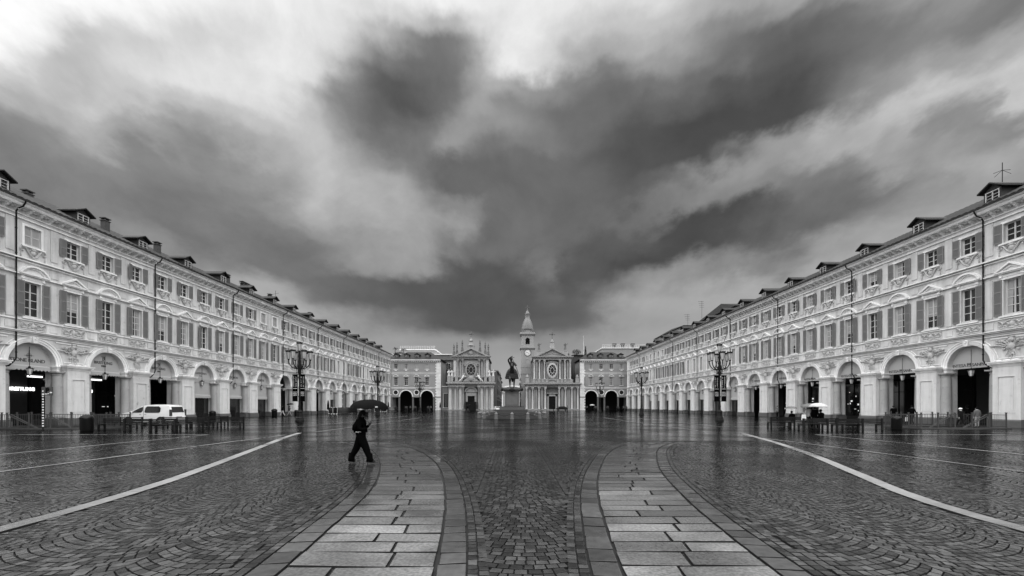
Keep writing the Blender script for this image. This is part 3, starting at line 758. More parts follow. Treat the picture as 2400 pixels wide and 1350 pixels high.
def palace(left, a0, kmax, yend, label):
    S = -1 if left else 1
    root = thing('arcaded_palace', label, 'palace', (S*40, 0, 0), S*pi/2)
    Y0 = a0-BAY*1.5
    arches = [a0+BAY*k for k in range(-1, kmax+1)]
    cs = []
    for a in arches: cs += [a-BAY/2 if False else a, a+BAY/2]
    cs = [c for c in cs if c+1.0 < yend-.8]; cs = [arches[0]-BAY/2]+cs
    X = lambda y: S*y
    def bx(mb, y0, y1, n0, n1, z0, z1): mb.box(X(y0), X(y1), n0, n1, z0, z1)
    # ---- wall
    w = MB(); T = -.5
    rows = [(9.1, 11.95), (15.0, 16.5)]
    bx(w, Y0, yend, T, 0, 7.85, 9.1); bx(w, Y0, yend, T, 0, 11.95, 15.0); bx(w, Y0, yend, T, 0, 16.5, 18.0)
    for (z0, z1) in rows:
        e = [Y0]+[q for c in cs for q in (c-.62, c+.62)]+[yend]
        for i in range(0, len(e), 2): bx(w, e[i], e[i+1], T, 0, z0, z1)
    # arch zone
    prev = Y0
    for a in arches:
        bx(w, prev, a-RA, -1.0, 0, ZS, 7.85); prev = a+RA
        n = 18
        for k in range(n):
            t0, t1 = pi-pi*k/n, pi-pi*(k+1)/n
            p0 = (a+RA*cos(t0), ZS+RA*sin(t0)); p1 = (a+RA*cos(t1), ZS+RA*sin(t1))
            for (yy) in (0, -1.0): w.q([(X(p0[0]), yy, p0[1]), (X(p1[0]), yy, p1[1]), (X(p1[0]), yy, 7.85), (X(p0[0]), yy, 7.85)])
            w.q([(X(p0[0]), 0, p0[1]), (X(p1[0]), 0, p1[1]), (X(p1[0]), -1, p1[1]), (X(p0[0]), -1, p0[1])])
    bx(w, prev, yend, -1.0, 0, ZS, 7.85)
    for a in arches:                                        # pier cores behind the pilasters
        y0, y1 = a+RA, min(a+BAY-RA, yend)
        bx(w, y0+.02, y1-.02, -.95, -.0, .6, ZS)
    bx(w, Y0, arches[0]-RA, -.95, 0, 0, ZS)
    bx(w, yend-.02, yend+.0, -12, -1.0, 0, 18.0)              # far gable
    bx(w, Y0, Y0+.3, -12, -1.0, 0, 18.0)
    # flat pilaster strips and panels between windows
    for c in cs:
        m = c+BAY/4
        if m+.4 > yend-1: continue
        bx(w, m-.27, m+.27, 0, .06, 8.95, 12.1); bx(w, m-.30, m+.30, 0, .06, 14.2, 16.9); bx(w, m-.36, m+.36, 0, .05, 12.75, 13.25)
        bx(w, m-.34, m+.34, 0, .06, 8.05, 8.55)
    part('wall', w, 'plaster', root)
    # ---- mouldings
    c_ = MB()
    for (z0, z1, n1) in ((7.42, 7.50, .10), (7.56, 7.66, .07), (7.70, 7.78, .26), (7.80, 7.86, .38), (8.74, 8.82, .10), (12.42, 12.50, .18), (13.52, 13.60, .14), (13.70, 13.80, .30), (16.95, 17.05, .12), (17.3, 17.38, .10)):
        bx(c_, Y0, yend+.1, 0, n1, z0, z1)
    part('string_course', c_, 'trim', root)
    k_ = MB()
    y = Y0+.4
    k_.prismx([(0, 17.72), (.30, 17.72), (.30, 17.80), (.66, 17.80), (.72, 17.92), (.72, 18.0), (.84, 18.06), (.92, 18.20), (0, 18.20)], X(Y0), X(yend+.5))
    while y < yend:
        k_.prismx([(0, 17.36), (.10, 17.36), (.16, 17.46), (.36, 17.56), (.42, 17.68), (.58, 17.72), (.60, 17.80), (0, 17.80)], X(y-.09), X(y+.09)); 
        k_.ell((X(y+.42), .2, 17.70), (.10, .12, .07), 6, 4); y += .825
    part('cornice', k_, 'trim', root)
    # quoins at the far corner
    qn = MB(); z = .0
    i = 0
    while z < 17.0:
        d = .9 if i % 2 else 1.25; bx(qn, yend-d, yend+.03, 0, .05, z+.02, z+.48); z += .5; i += 1
    part('quoins', qn, 'trim', root)
    # ---- roof
    tiled_roof(X(Y0), X(yend+.6), .98, EAVE, -6.5, EAVE+3.75, root)
    rb = MB(); rb.q([(X(Y0), -6.5, EAVE+3.75), (X(yend+.6), -6.5, EAVE+3.75), (X(yend+.6), -13, EAVE), (X(Y0), -13, EAVE)])
    for yy in (Y0, yend+.6): rb.q([(X(yy), .98, EAVE), (X(yy), -6.5, EAVE+3.75), (X(yy), -13, EAVE), (X(yy), -6, EAVE-.2)])
    bx(rb, Y0, yend+.4, .82, 1.0, 18.16, 18.235)
    part('roof_back', rb, 'tile', root)
    # ---- arcade inside
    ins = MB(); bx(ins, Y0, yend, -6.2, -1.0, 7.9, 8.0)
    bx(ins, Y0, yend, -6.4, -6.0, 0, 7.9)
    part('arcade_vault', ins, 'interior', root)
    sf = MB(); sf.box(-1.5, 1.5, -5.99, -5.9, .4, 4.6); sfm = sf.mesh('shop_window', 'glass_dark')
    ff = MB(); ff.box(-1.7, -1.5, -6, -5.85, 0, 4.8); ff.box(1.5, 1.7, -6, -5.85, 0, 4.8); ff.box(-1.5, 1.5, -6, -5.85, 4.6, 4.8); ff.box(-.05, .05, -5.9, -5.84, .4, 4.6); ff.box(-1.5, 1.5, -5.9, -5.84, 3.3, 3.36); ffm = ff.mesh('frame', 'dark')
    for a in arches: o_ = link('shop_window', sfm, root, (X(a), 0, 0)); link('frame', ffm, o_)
    # ---- bays
    for idx, a in enumerate(arches):
        k = idx-1
        link('arch_surround', PR['surround'], root, (X(a), 0, 0))
        worn = left and k in (0, 1)
        pc = a+BAY/2
        if pc+1 < yend:
            p = link('pier', PR['pier_worn'] if (left and k == 1) else PR['pier'], root, (X(pc), 0, 0))
            link('pier_capital', PR['cap'], p); link('plinth', PR['plinth'], p)
            for s in (-1, 1): link('column', PR['col'], p, (s*1.28, -.12, 0))
            link('trophy_relief', PR['trophy%d' % (idx % 3)], root, (X(pc), 0, 6.22), scale=(1.42, 1.5, 1.3))
            fr = MB(); 
            fr.prism([(-1.55, 7.30), (1.55, 7.30), (1.5, 7.20), (-1.5, 7.20)], 0, .06)
            for s in (-1, 1):
                pts = [(s*(BAY/2-(RA+.55)*cos(t)), ZS+(RA+.55)*sin(t)) for t in [(.16+.86*i/8) for i in range(9)]]
                fr.tube([(q[0], .02, q[1]) for q in pts], .03, 4)
            fr.box(-.9, .9, 0, .06, 5.55, 5.62)
            if 'spandrel' not in PR: PR['spandrel'] = fr.mesh('spandrel_frame', 'trim')
            link('spandrel_frame', PR['spandrel'], root, (X(pc), 0, 0))
    # ---- windows
    rr = random.Random(21 if left else 22)
    for i, c in enumerate(cs):
        arch_win = any(abs(c-a) < .1 for a in arches)
        for (tall, z0, h) in ((True, 9.1, 2.85), (False, 15.0, 1.5)):
            kk = 't' if tall else 's'
            wn = link('window', PR['win_'+kk], root, (X(c), 0, z0))
            pk = rr.choice([0, 1, 1, 0, 2]) if left else rr.choice([1, 1, 2, 1, 0])
            link('pane', PR['pane_%s%d' % (kk, pk)], wn)
            link('window_surround', PR['cas_'+kk], wn)
            kfar = (c-a0)/BAY
            closed = False
            if left and not tall and (abs(kfar) < .1 or 4.9 < kfar < 5.7 or (kfar > 7.7 and rr.random() < .12)): closed = True
            if left and tall and 9.2 < kfar < 14 and rr.random() < .6: closed = True
            if not left and tall and 5.7 < kfar < 9.2: closed = True
            if not left and not tall and kfar > 11 and rr.random() < .5: closed = None
            if not left and tall and kfar > 10.5 and rr.random() < .6: closed = None
            if closed is None: continue
            if closed:
                for s in (0, 1): link('shutter', PR['shp_'+kk], wn, (-.62*s, -.15, 0))
            else:
                for s in (-1, 1):
                    ang = rr.choice([0.02, .05, .03, .1, .18, .35]) if rr.random() < .5 else .03
                    sh = link('shutter', PR['sh_'+kk], wn, (s*.66, .07, -.02), s*ang); sh.scale = (s*.9, 1, 1)
        if c+1.2 < yend:
            link('pediment', PR['arc' if arch_win else 'tri'], root, (X(c), 0, 12.50))
            link('cartouche', PR['cart'], root, (X(c), 0, 14.22), scale=(1.12, 1.3, 1.12)); link('frieze_relief', PR['frieze'], root, (X(c), 0, 8.25), scale=(1, 1.3, 1.1))
    return root, arches, X
def lantern_mesh():
    iron = MB(); 
    iron.tube([(0, 0, .75), (0, 0, 2.4)], .018, 5)
    iron.lathe(0, 0, [(.02, .78), (.09, .72), (.06, .66), (.25, .60), (.27, .57), (.22, .55)], 6)
    for k in range(6):
        a = 2*pi*k/6; iron.tube([(.23*cos(a), .23*sin(a), .56), (.12*cos(a), .12*sin(a), .06)], .014, 4); iron.ell((.26*cos(a), .26*sin(a), .62), (.02, .02, .04), 4, 3)
    iron.lathe(0, 0, [(.13, .07), (.13, .04), (.05, .0), (.02, -.08)], 6)
    g = MB(); g.lathe(0, 0, [(.115, .07), (.215, .55)], 6)
    return iron.mesh('hanging_lantern', 'iron'), g.mesh('lantern_glass', 'lampglass')
LAN = lantern_mesh()
ORD = ['first', 'second', 'third', 'fourth', 'fifth', 'sixth', 'seventh', 'eighth', 'ninth', 'tenth', 'eleventh', 'twelfth', 'thirteenth', 'fourteenth', 'fifteenth', 'sixteenth', 'seventeenth']
def dress_palace(root, arches, X, left, kmax, yend, infill, pipes, dorms):
    side = 'left' if left else 'right'
    S = -1 if left else 1
    for k in range(-1, kmax+1):
        a = arches[k+1]
        if left and k == 6: pass
        else:
            mb = MB(); pts = [(X(a)+RA*cos(pi*i/20), ZS+RA*sin(pi*i/20)) for i in range(21)]
            zb = ZS-.18
            mb.prism([(X(a)+RA, zb)]+pts+[(X(a)-RA, zb)], -.50, -.42)
            part('lunette', mb, 'lunette', root)
        if k in infill:
            mb = MB(); mb.box(X(a)-RA, X(a)+RA, -.53, -.46, 3.0, ZS-.18); mb.box(X(a)-RA, X(a)+RA, -.48, -.40, 3.0, 3.12); mb.box(X(a)-RA, X(a)+RA, -.48, -.40, 4.75, 4.85)
            part('arch_infill', mb, 'lunette', root)
            dr = MB(); dr.box(X(a)-RA+.25, X(a)+RA-.25, -.6, -.54, 0, 3.0); part('shop_door', dr, 'glass_dark', root)
        if (left and k in (0, 1, 2, 3, 4, 5)) or (not left and k in (6, 7)):
            aw = MB(); zt = (ZS-.2) if k < 3 else 3.02; n = 12; 
            for i in range(n):
                xa = X(a)-1.7+3.4*i/n; xb = X(a)-1.7+3.4*(i+1)/n
                aw.prism([(xa, zt), (xb, zt), (xb, zt-.25), ((xa+xb)/2, zt-.36), (xa, zt-.25)], -.36, -.32)
            aw.q([(X(a)-1.7, -.32, zt), (X(a)+1.7, -.32, zt), (X(a)+1.7, -.41, zt+.12), (X(a)-1.7, -.41, zt+.12)])
            part('awning', aw, 'lunette', root)
        if 0 <= k <= 10:
            l = link('hanging_lantern', LAN[0], None, (S*40-S*(-.25), a, ZS-.95))
            l.scale = (1, 1, 1)
            tag(l, 'black lantern hanging in the %s whole arch from the %s edge of the photo' % (ORD[k], side), 'lantern', 'lanterns hanging in the arches of the %s palace' % side)
            link('lantern_glass', LAN[1], l)
    for y in pipes:
        mb = MB(); x = X(y); q = -S*.0
        mb.tube([(x, .92, 18.15), (x, .88, 18.0), (x, .70, 17.75), (x, .32, 17.62), (x, .16, 17.4), (x, .14, 5.55), (x-X(.15), .14, 5.3), (x-X(.55), .20, 4.9), (x-X(.75), .2, 4.85)], .055, 7)
        for z in range(6, 17, 2): mb.tube([(x, .14, z), (x, .14, z+.08)], .075, 7)
        part('drainpipe', mb, 'pipe', root, 40)
    for y in dorms:
        if y > yend-1.5: continue
        d = link('dormer', PR['dorm'], root, (X(y), -.65, EAVE+.50)); d.scale = (.92, 1, random.uniform(.84, .95)); link('dormer_roof', PR['dorm_roof'], d); link('dormer_window', PR['dorm_win'], d)

rL, aL, XL = palace(True, 35.6, 15, 140.0, 'long white stuccoed palace with arcade and shuttered windows on the left of the square')
dress_palace(rL, aL, XL, True, 15, 140, {3, 4, 5, 9, 11}, [34.3+13.35*k for k in range(8)], [33.9+6.55*k for k in range(-1, 16)])
rR, aR, XR = palace(False, 37.4, 16, 148.0, 'long white stuccoed palace with arcade and shuttered windows on the right of the square')
dress_palace(rR, aR, XR, False, 16, 148, {5.5, 6, 7, 8, 9, 10, 11, 12, 13}, [22.5]+[36.1+13.95*k for k in range(8)], [36.1+6.55*k for k in range(-1, 17)])
for (x, r, X_) in ((45.0, rL, XL), (51.6, rL, XL), (64.3, rL, XL), (68.5, rL, XL), (70.2, rL, XL), (75.6, rL, XL), (90.5, rL, XL), (39.2, rL, XL)):
    c = link('chimney', PR['chim'], r, (X_(x), -2.9 if x not in (39.2,) else -4.5, EAVE+2.0)); c.scale = (.8, .8, .8)
    if x in (68.5,): c.scale = (2.2, .8, .8)
c = link('chimney', PR['chim'], rR, (XR(39), -4.6, EAVE+2.2)); c.scale = (.4, .4, .6)

# ---- shop lettering in the arches
def sign(name, label, root, mbs, mats, loc=(0, 0, 0), cat='shop sign', group=None):
    """top-level lettering placed in the palace's local frame"""
    o = thing(name, label, cat, (0, 0, 0), 0, group); o.matrix_world = Matrix.Translation(root.location) @ Matrix.Rotation(root.rotation_euler.z, 4, 'Z')
    for (nm, mb), m in zip(mbs, mats): part(nm, mb, m, o)
    return o
def star4(x, z, r, y):
    mb = MB()
    for k in range(4):
        a = pi/2*k; R_ = r*(1.15 if k % 2 else 1.0)
        mb.prism([(x+R_*cos(a), z+R_*sin(a)), (x+.1*r*cos(a+pi/4)*1.4, z+.1*r*sin(a+pi/4)*1.4), (x, z), (x+.1*r*cos(a-pi/4)*1.4, z+.1*r*sin(a-pi/4)*1.4)], y, y+.02)
    mb.ring(x, z, r*.42, r*.46, y, y+.02, 0, 2*pi, 24)
    return mb
def serif_under(mb, x0, x1, z, y, n):
    return mb
YS = -.41
a = aL[1]; x = XL(a)
sign('shop_sign', 'dark bold capitals under a four pointed compass star in the leftmost whole arch', rL,
     [('lettering', wall_text('STONE ISLAND', .40, x-.02, YS, ZS+.18, weight=.008, spacing=.95)), ('compass_star', star4(x-.1, ZS+.72, .40, YS-.005))], ['letter', 'letter'])
def bsign(a, k, root, X_):
    x = X_(a)
    B = wall_text('B', .48, x, YS, ZS+1.0, weight=.0); 
    B.ring(x+.07, ZS+1.17, .19, .22, YS-.01, YS+.012, .6, 2*pi-1.2, 16)
    sign('shop_sign', ['dark capitals between curled emblem and year, second whole arch from the left edge', 'dark capitals between curled emblem and year, third whole arch from the left edge'][k], root,
         [('lettering', wall_text('BREITLING', .37, x, YS, ZS+.62, weight=.01, spacing=1.08)), ('year', wall_text('1884', .24, x, YS, ZS+.34, weight=.01, spacing=1.1)), ('emblem', B)], ['letter']*3, group='matching watch shop signs on the left palace')
bsign(aL[2], 0, rL, XL); bsign(aL[3], 1, rL, XL)
x = XL(aL[4]); sign('shop_sign', 'thin small capitals with a tiny second line, in the fourth whole arch on the left', rL, [('lettering', wall_text('DAMMANN', .40, x, YS, ZS+.55, weight=.0)), ('small_line', wall_text('FRERES', .16, x, YS, ZS+.30))], ['letter']*2)
for i, nth in ((5, 'fifth'), (6, 'sixth')):
    x = XL(aL[i]); sign('shop_sign', 'small dark capitals low in the %s whole arch on the left' % nth, rL, [('lettering', wall_text('DOMORI', .46, x, YS, ZS+.42, weight=.004))], ['letter'], group='chocolate shop signs on the left palace')
def bank(a, nth, root, X_):
    x = X_(a)
    L1 = wall_text('INTESA', .38, x+.56, YS, ZS-.02, align='RIGHT', weight=.004, spacing=.95); L2 = wall_text('SANPAOLO', .38, x+.08, YS, ZS-.02, align='LEFT', weight=.004, spacing=.9)
    # right-aligned text runs towards the viewer's right, so keep INTESA left of the emblem
    e = MB(); e.ring(x+.32, ZS+.13, .19, .225, YS-.01, YS+.015, pi/4, pi/4+2*pi, 4)
    for k in range(3):
        e.box(x+.22+.10*k-.015, x+.22+.10*k+.015, YS-.005, YS+.012, ZS+.05, ZS+.25)
    e.ring(x+.32, ZS+.13, .05, .08, YS-.005, YS+.013, 0, pi, 8)
    sign('shop_sign', 'bank lettering with square emblem in the %s arch from the right edge' % nth, root, [('lettering', L1), ('lettering', L2), ('emblem', e)], ['letter']*3, group='matching bank signs on the right palace')
for i, nth in ((1, 'first whole'), (2, 'second whole'), (3, 'third whole'), (4, 'fourth whole')): bank(aR[i], nth, rR, XR)
for i, nth in ((5, 'fifth'), (6, 'sixth')):
    x = XR(aR[i]); sign('shop_sign', 'small bank lettering with angular mark in the %s whole arch from the right edge' % nth, rR,
      [('lettering', wall_text('FIDEURAM', .38, x-.12, YS, ZS+.45, weight=.005)), ('emblem', wall_text('\u03a3', .5, x+1.18, YS, ZS+.42, weight=.02))], ['letter']*2, group='smaller bank signs on the right palace')
x = XR(aR[7]); sign('shop_sign', 'faint short lettering in the seventh whole arch from the right edge', rR, [('lettering', wall_text('GI', .42, x, YS, ZS+.35))], ['letter'])
# lit sign and lamps deep inside the first two arches on the left
def lit_sign(a, label, off):
    x = XL(a)+off; z = 3.15
    e = wall_text('B', .5, x+1.25, -5.80, z-.04, weight=.015)
    o = sign('illuminated_sign', label, rL, [('lettering', wall_text('BREITLING', .42, x-.12, -5.82, z, weight=.022, spacing=1.1)), ('emblem', e)], ['lit', 'lit'])
lit_sign(39.75, 'glowing white capitals on the dark shopfront inside the leftmost arch', 0)
lit_sign(45.4, 'glowing white capitals half hidden behind the pier inside the second arch', 0)
for (a, dx, z, nm) in ((38.9, 0, 4.3, 'leftmost'), (44.6, 0, 4.35, 'second')):
    mb = MB(); mb.box(XL(a)+dx-.55, XL(a)+dx+.55, -3.6, -3.4, z, z+.13); mb2 = MB(); mb2.box(XL(a)+dx-.6, XL(a)+dx+.6, -3.7, -3.35, z+.14, z+.3)
    sign('light_fitting', 'bright strip light glowing under the vault in the %s arch of the left palace' % nm, rL, [('tube', mb), ('housing', mb2)], ['lit', 'lunette'], cat='ceiling light')
def glow_bits(root, X_, arches, seed, ks):
    rr = random.Random(seed)
    for k in ks:
        a = arches[k+1]; mb = MB()
        for i in range(rr.randint(4, 8)):
            x = X_(a)+rr.uniform(-1.4, 1.4); z = rr.uniform(.9, 3.6); w = rr.uniform(.03, .16); h = rr.uniform(.03, .12)
            mb.box(x-w, x+w, -5.88, -5.85, z-h, z+h)
        part('shop_lights', mb, 'lit_dim', root)
glow_bits(rL, XL, aL, 4, (2, 6, 7, 8, 10, 12)); glow_bits(rR, XR, aR, 5, (3, 4, 5, 14, 15))
mb = MB(); mb.box(XR(aR[2])+.55, XR(aR[2])+1.25, -5.86, -5.8, .3, 2.5); part('lit_doorway', mb, 'lit_dim', rR)

# ---- aerials on the roofs
def aerial(x, y, z, h, kind, label):
    mb = MB(); mb.tube([(0, 0, 0), (0, 0, h)], .03, 5)
    if kind == 'yagi':
        for i in range(4): mb.tube([(-.9+.12*i, 0, h-.15-.45*i), (.5, 0, h-.15-.45*i)], .025, 4)
    elif kind == 'spread':
        mb.tube([(-.75, 0, h*.45), (0, 0, h*.62), (.75, 0, h*.45)], .02, 4); mb.tube([(0, -.6, h*.45), (0, 0, h*.62), (0, .6, h*.45)], .02, 4)
    else:
        mb.tube([(-.5, 0, h*.7), (.6, 0, h*.8)], .02, 4)
    o = link('aerial', mb.mesh('aerial', 'pipe'), None, (x, y, z)); tag(o, label, 'aerial')
aerial(41.6, 36.2, EAVE+2.4, 1.7, 'spread', 'thin mast with spreading stays on the large dormer near the right edge')
aerial(-43.5, 78.5, EAVE+2.4, 2.2, 'mast', 'thin mast aerial on the left roof above the street lamp')
aerial(44.5, 100, EAVE+3.8, 4.2, 'yagi', 'taller comb shaped aerial on the right roof')
aerial(44.5, 108.0, EAVE+3.4, 3.2, 'yagi', 'shorter comb shaped aerial on the right roof, farther along')
# ================================================================== FAR END OF THE SQUARE
def end_palace(label, xs0, xs1, cols, archc, ocul, inner, Y=152.0, balc=False):
    """xs0<xs1 world x extent; local frame faces the camera (x flips)"""
    root = thing('corner_palace', label, 'palace', (0, Y, 0), pi)
    x0, x1 = -xs1, -xs0; D = 12.0
    w = MB(); rows = [(8.9, 11.7), (14.7, 16.5)]
    w.box(x0, x1, -.6, 0, 8.0, 8.9); w.box(x0, x1, -.6, 0, 11.7, 14.7); w.box(x0, x1, -.6, 0, 16.5, 17.6)
    cc = sorted([-c for c in cols])
    for (z0, z1) in rows:
        e = [x0]+[q for c in cc for q in (c-.62, c+.62)]+[x1]
        for i in range(0, len(e), 2): w.box(e[i], e[i+1], -.6, 0, z0, z1)
    # arcade storey
    R = 2.2; zs = 4.8; prev = x0; ac = sorted([-c for c in archc])
    for a in ac:
        w.box(prev, a-R, -.6, 0, zs, 8.0); prev = a+R; n = 14
        for k in range(n):
            t0, t1 = pi-pi*k/n, pi-pi*(k+1)/n; p0 = (a+R*cos(t0), zs+R*sin(t0)); p1 = (a+R*cos(t1), zs+R*sin(t1))
            for yy in (0, -.6): w.q([(p0[0], yy, p0[1]), (p1[0], yy, p1[1]), (p1[0], yy, 8.0), (p0[0], yy, 8.0)])
            w.q([(p0[0], 0, p0[1]), (p1[0], 0, p1[1]), (p1[0], -.6, p1[1]), (p0[0], -.6, p0[1])])
    w.box(prev, x1, -.6, 0, zs, 8.0)
    q0, q1 = (x0, x0+1.9) if inner == 'lo' else (x1-1.9, x1)
    w.box(q0, q1, -.6, 0, 0, zs)
    w.box(x0, x0+.5, -D, -.6, 0, 17.6); w.box(x1-.5, x1, -D, -.6, 0, 17.6)
    part('wall', w, 'endwall', root)
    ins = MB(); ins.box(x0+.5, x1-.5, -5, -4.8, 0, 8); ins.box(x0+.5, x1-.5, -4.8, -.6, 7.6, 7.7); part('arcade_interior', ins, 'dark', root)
    t = MB()
    for (z0, z1, n1) in ((7.75, 7.95, .15), (8.05, 8.15, .08), (13.1, 13.3, .15), (12.5, 12.6, .1), (17.0, 17.1, .1), (17.5, 17.75, .35), (17.75, 18.0, .7)): t.box(x0-.0, x1+.0, -.1 if z0 < 17.4 else -.5, n1, z0, z1)
    for a in ac: t.ring(a, zs, R, R+.32, -.02, .12, n=20)
    for a in [-o for o in ocul]: t.ring(a, 6.35, .75, 1.0, -.02, .1, 0, 2*pi, 18)
    for i in range(int((x1-x0)/.7)): t.box(x0+.3+.7*i, x0+.5+.7*i, 0, .5, 17.2, 17.5)
    for c in cc:
        m = c+1.85
        if m < x1-1:
            for (za, zb) in ((8.9, 11.9), (14.4, 16.6)): w2 = MB(); w2.box(m-.5, m+.5, 0, .06, za, zb); part('wall_panel', w2, 'endwall', root)
        t.box(c-1.0, c+1.0, 0, .18, 12.0, 12.15)
        if cc.index(c) % 2: t.ring(c, 11.75, .85, 1.05, 0, .2, pi*.2, pi*.8, 8)
        else:
            for s in (-1, 1): t.prism([(c+s*1.0, 12.15), (c, 12.75), (c, 12.55), (c+s*.7, 12.15)], 0, .2)
        t.ell((c, .05, 14.2), (.5, .1, .2), 8, 4)
        t.box(c-.8, c+.8, 0, .15, 14.5, 14.65); t.box(c-.8, c+.8, 0, .15, 8.75, 8.88)
    part('cornice', t, 'trim', root)
    for a in [-o for o in ocul]: ob = MB(); ob.ring(a, 6.35, 0.02, .75, .0, .02, 0, 2*pi, 18); part('oculus', ob, 'glass_dark', root)
    q = MB(); z = 0; i = 0
    while z < 17.0:
        d = 1.6 if i % 2 else 1.9; a, b = (q0-.02, q0+d) if inner == 'lo' else (q1-d, q1+.02); q.box(a, b, 0, .06, z+.03, z+.47); z += .5; i += 1
    part('quoins', q, 'trim', root)
    pw = MB()
    xa = sorted([x0]+ac+[x1]); 
    for i in range(len(ac)+1):                           # piers between arches, with dark shop fronts
        c0 = ac[i-1]+R if i else x0; c1 = ac[i]-R if i < len(ac) else x1
        pw = MB(); pw.box(c0, c0+.5, -.6, .0, 0, zs); pw.box(c1-.5, c1, -.6, 0, 0, zs); pw.box(c0-.1, c1+.1, -.0, .15, zs-.25, zs); part('pier', pw, 'church_dark', root)
    for c in cc:
        for (z0, h, kk) in ((8.9, 2.8, 't'), (14.7, 1.8, 's')):
            wn = link('window', PR['win_'+kk], root, (c, 0, z0)); wn.scale = (1, 1, h/(2.85 if kk == 't' else 1.5))
            link('pane', PR['pane_%s%d' % (kk, random.choice([0, 0, 1]))], wn)
            if not balc and kk == 's' and random.random() < .6:
                for s in (0, 1): link('shutter', PR['shp_s'], wn, (-.62*s, -.15, 0))
    # roof
    zt = 18.0; e = .7; rd = 21.3
    r = MB(); A = [(x0-e, e, zt), (x1+e, e, zt), (x1+e, -D-e, zt), (x0-e, -D-e, zt)]; B = [(x0+4.5, -5, rd), (x1-4.5, -5, rd)]
    r.q([A[0], A[1], B[1], B[0]]); r.q([A[1], A[2], B[1]]); r.q([A[2], A[3], B[0], B[1]]); r.q([A[3], A[0], B[0]]); r.q(A[::-1])
    part('roof', r, 'tile', root)
    for c in cc:
        d = link('dormer', PR['dorm'], root, (c, -1.0, zt+.55)); link('dormer_roof', PR['dorm_roof'], d); link('dormer_window', PR['dorm_win'], d)
    return root
end_palace('grey four bay palace with two big arches, left of the church', -43, -25.4, (-41.4, -37.75, -34.0, -30.3), (-37.75, -30.3), (-41.4, -34.0), 'lo')
end_palace('grey four bay palace with two big arches, right of the church', 24.2, 41.6, (28.1, 31.75, 35.4, 39.0), (28.2, 35.4), (31.9, 39.0), 'hi')

def baluster_col(mb, x, y, z0, z1, r, n=10):
    mb.lathe(x, y, [(r*1.3, z0), (r*1.3, z0+.15), (r*1.05, z0+.3), (r, z0+.5), (r*.98, z0+(z1-z0)*.4), (r*.84, z1-.75), (r*.95, z1-.7), (r*.9, z1-.6), (r*1.25, z1-.25), (r*1.35, z1-.15)], n)
    mb.box(x-r*1.4, x+r*1.4, y-r*1.4, y+r*1.4, z1-.15, z1)
    for k in range(8):
        a = pi*2*k/8; mb.ell((x+r*1.1*cos(a), y+r*1.1*sin(a), z1-.4), (.12, .12, .16), 5, 4)
def cross(mb, x, y, z0, h):
    w = .13; mb.box(x-w, x+w, y-w, y+w, z0, z0+h); mb.box(x-h*.3, x+h*.3, y-w, y+w, z0+h*.60, z0+h*.60+2*w)
    for (dx, dz) in ((-h*.3, h*.63), (h*.3, h*.63), (0, h)):
        mb.ell((x+dx, y, z0+dz), (.2, .12, .2), 6, 4)
    mb.ring(x, z0+h*.63, .25, .33, y-.05, y+.05, 0, 2*pi, 12)
def small_statue(mb, x, y, z, h, lean=0.0, wings=False):
    s = h/1.75
    mb.lathe(x, y, [(.30*s, z), (.34*s, z+.1*s), (.24*s, z+.5*s), (.2*s, z+.9*s), (.25*s, z+1.15*s), (.24*s, z+1.4*s), (.09*s, z+1.48*s)], 8, 1, .8)
    mb.ell((x+lean*.2, y, z+1.62*s), (.12*s, .13*s, .15*s), 7, 5)
    mb.tube([(x+.2*s, y, z+1.4*s), (x+.42*s, y+.1, z+1.15*s), (x+.3*s, y+.25, z+.95*s)], [.09*s, .08*s, .06*s], 5)
    mb.tube([(x-.2*s, y, z+1.4*s), (x-.42*s, y+.1, z+1.3*s), (x-.55*s, y+.2, z+1.6*s)], [.09*s, .07*s, .05*s], 5)
    if wings:
        for t in (-1, 1): mb.add([(x, y-.1, z+1.4*s), (x+t*.75*s, y-.2, z+1.6*s), (x+t*.6*s, y-.2, z+.9*s), (x+t*.1, y-.1, z+1.0*s), (x, y-.2, z+1.3*s), (x+t*.6*s, y-.3, z+1.5*s)], [(0, 1, 2, 3), (4, 5, 2, 3), (0, 4, 5, 1)])
def oval_window(root, zc, a, b, surround_m):
    g = MB(); g.ring(0, zc, .01, a, .02, .04, 0, 2*pi, 28, b/a); part('oval_window', g, 'glass_dark', root)
    f = MB(); f.ring(0, zc, a, a+.22, .0, .22, 0, 2*pi, 32, b/a); f.ring(0, zc, a+.22, a+.5, .0, .12, 0, 2*pi, 32, b/a)
    f.ring(0, zc, a*.42, a*.5, .03, .10, 0, 2*pi, 20, b/a*1.1)
    for k in range(10):
        t = 2*pi*k/10; f.tube([(a*.48*cos(t), .07, zc+b*.52*sin(t)), (a*cos(t), .07, zc+b*sin(t))], .05, 4)
    part('oval_window_frame', f, surround_m, root)
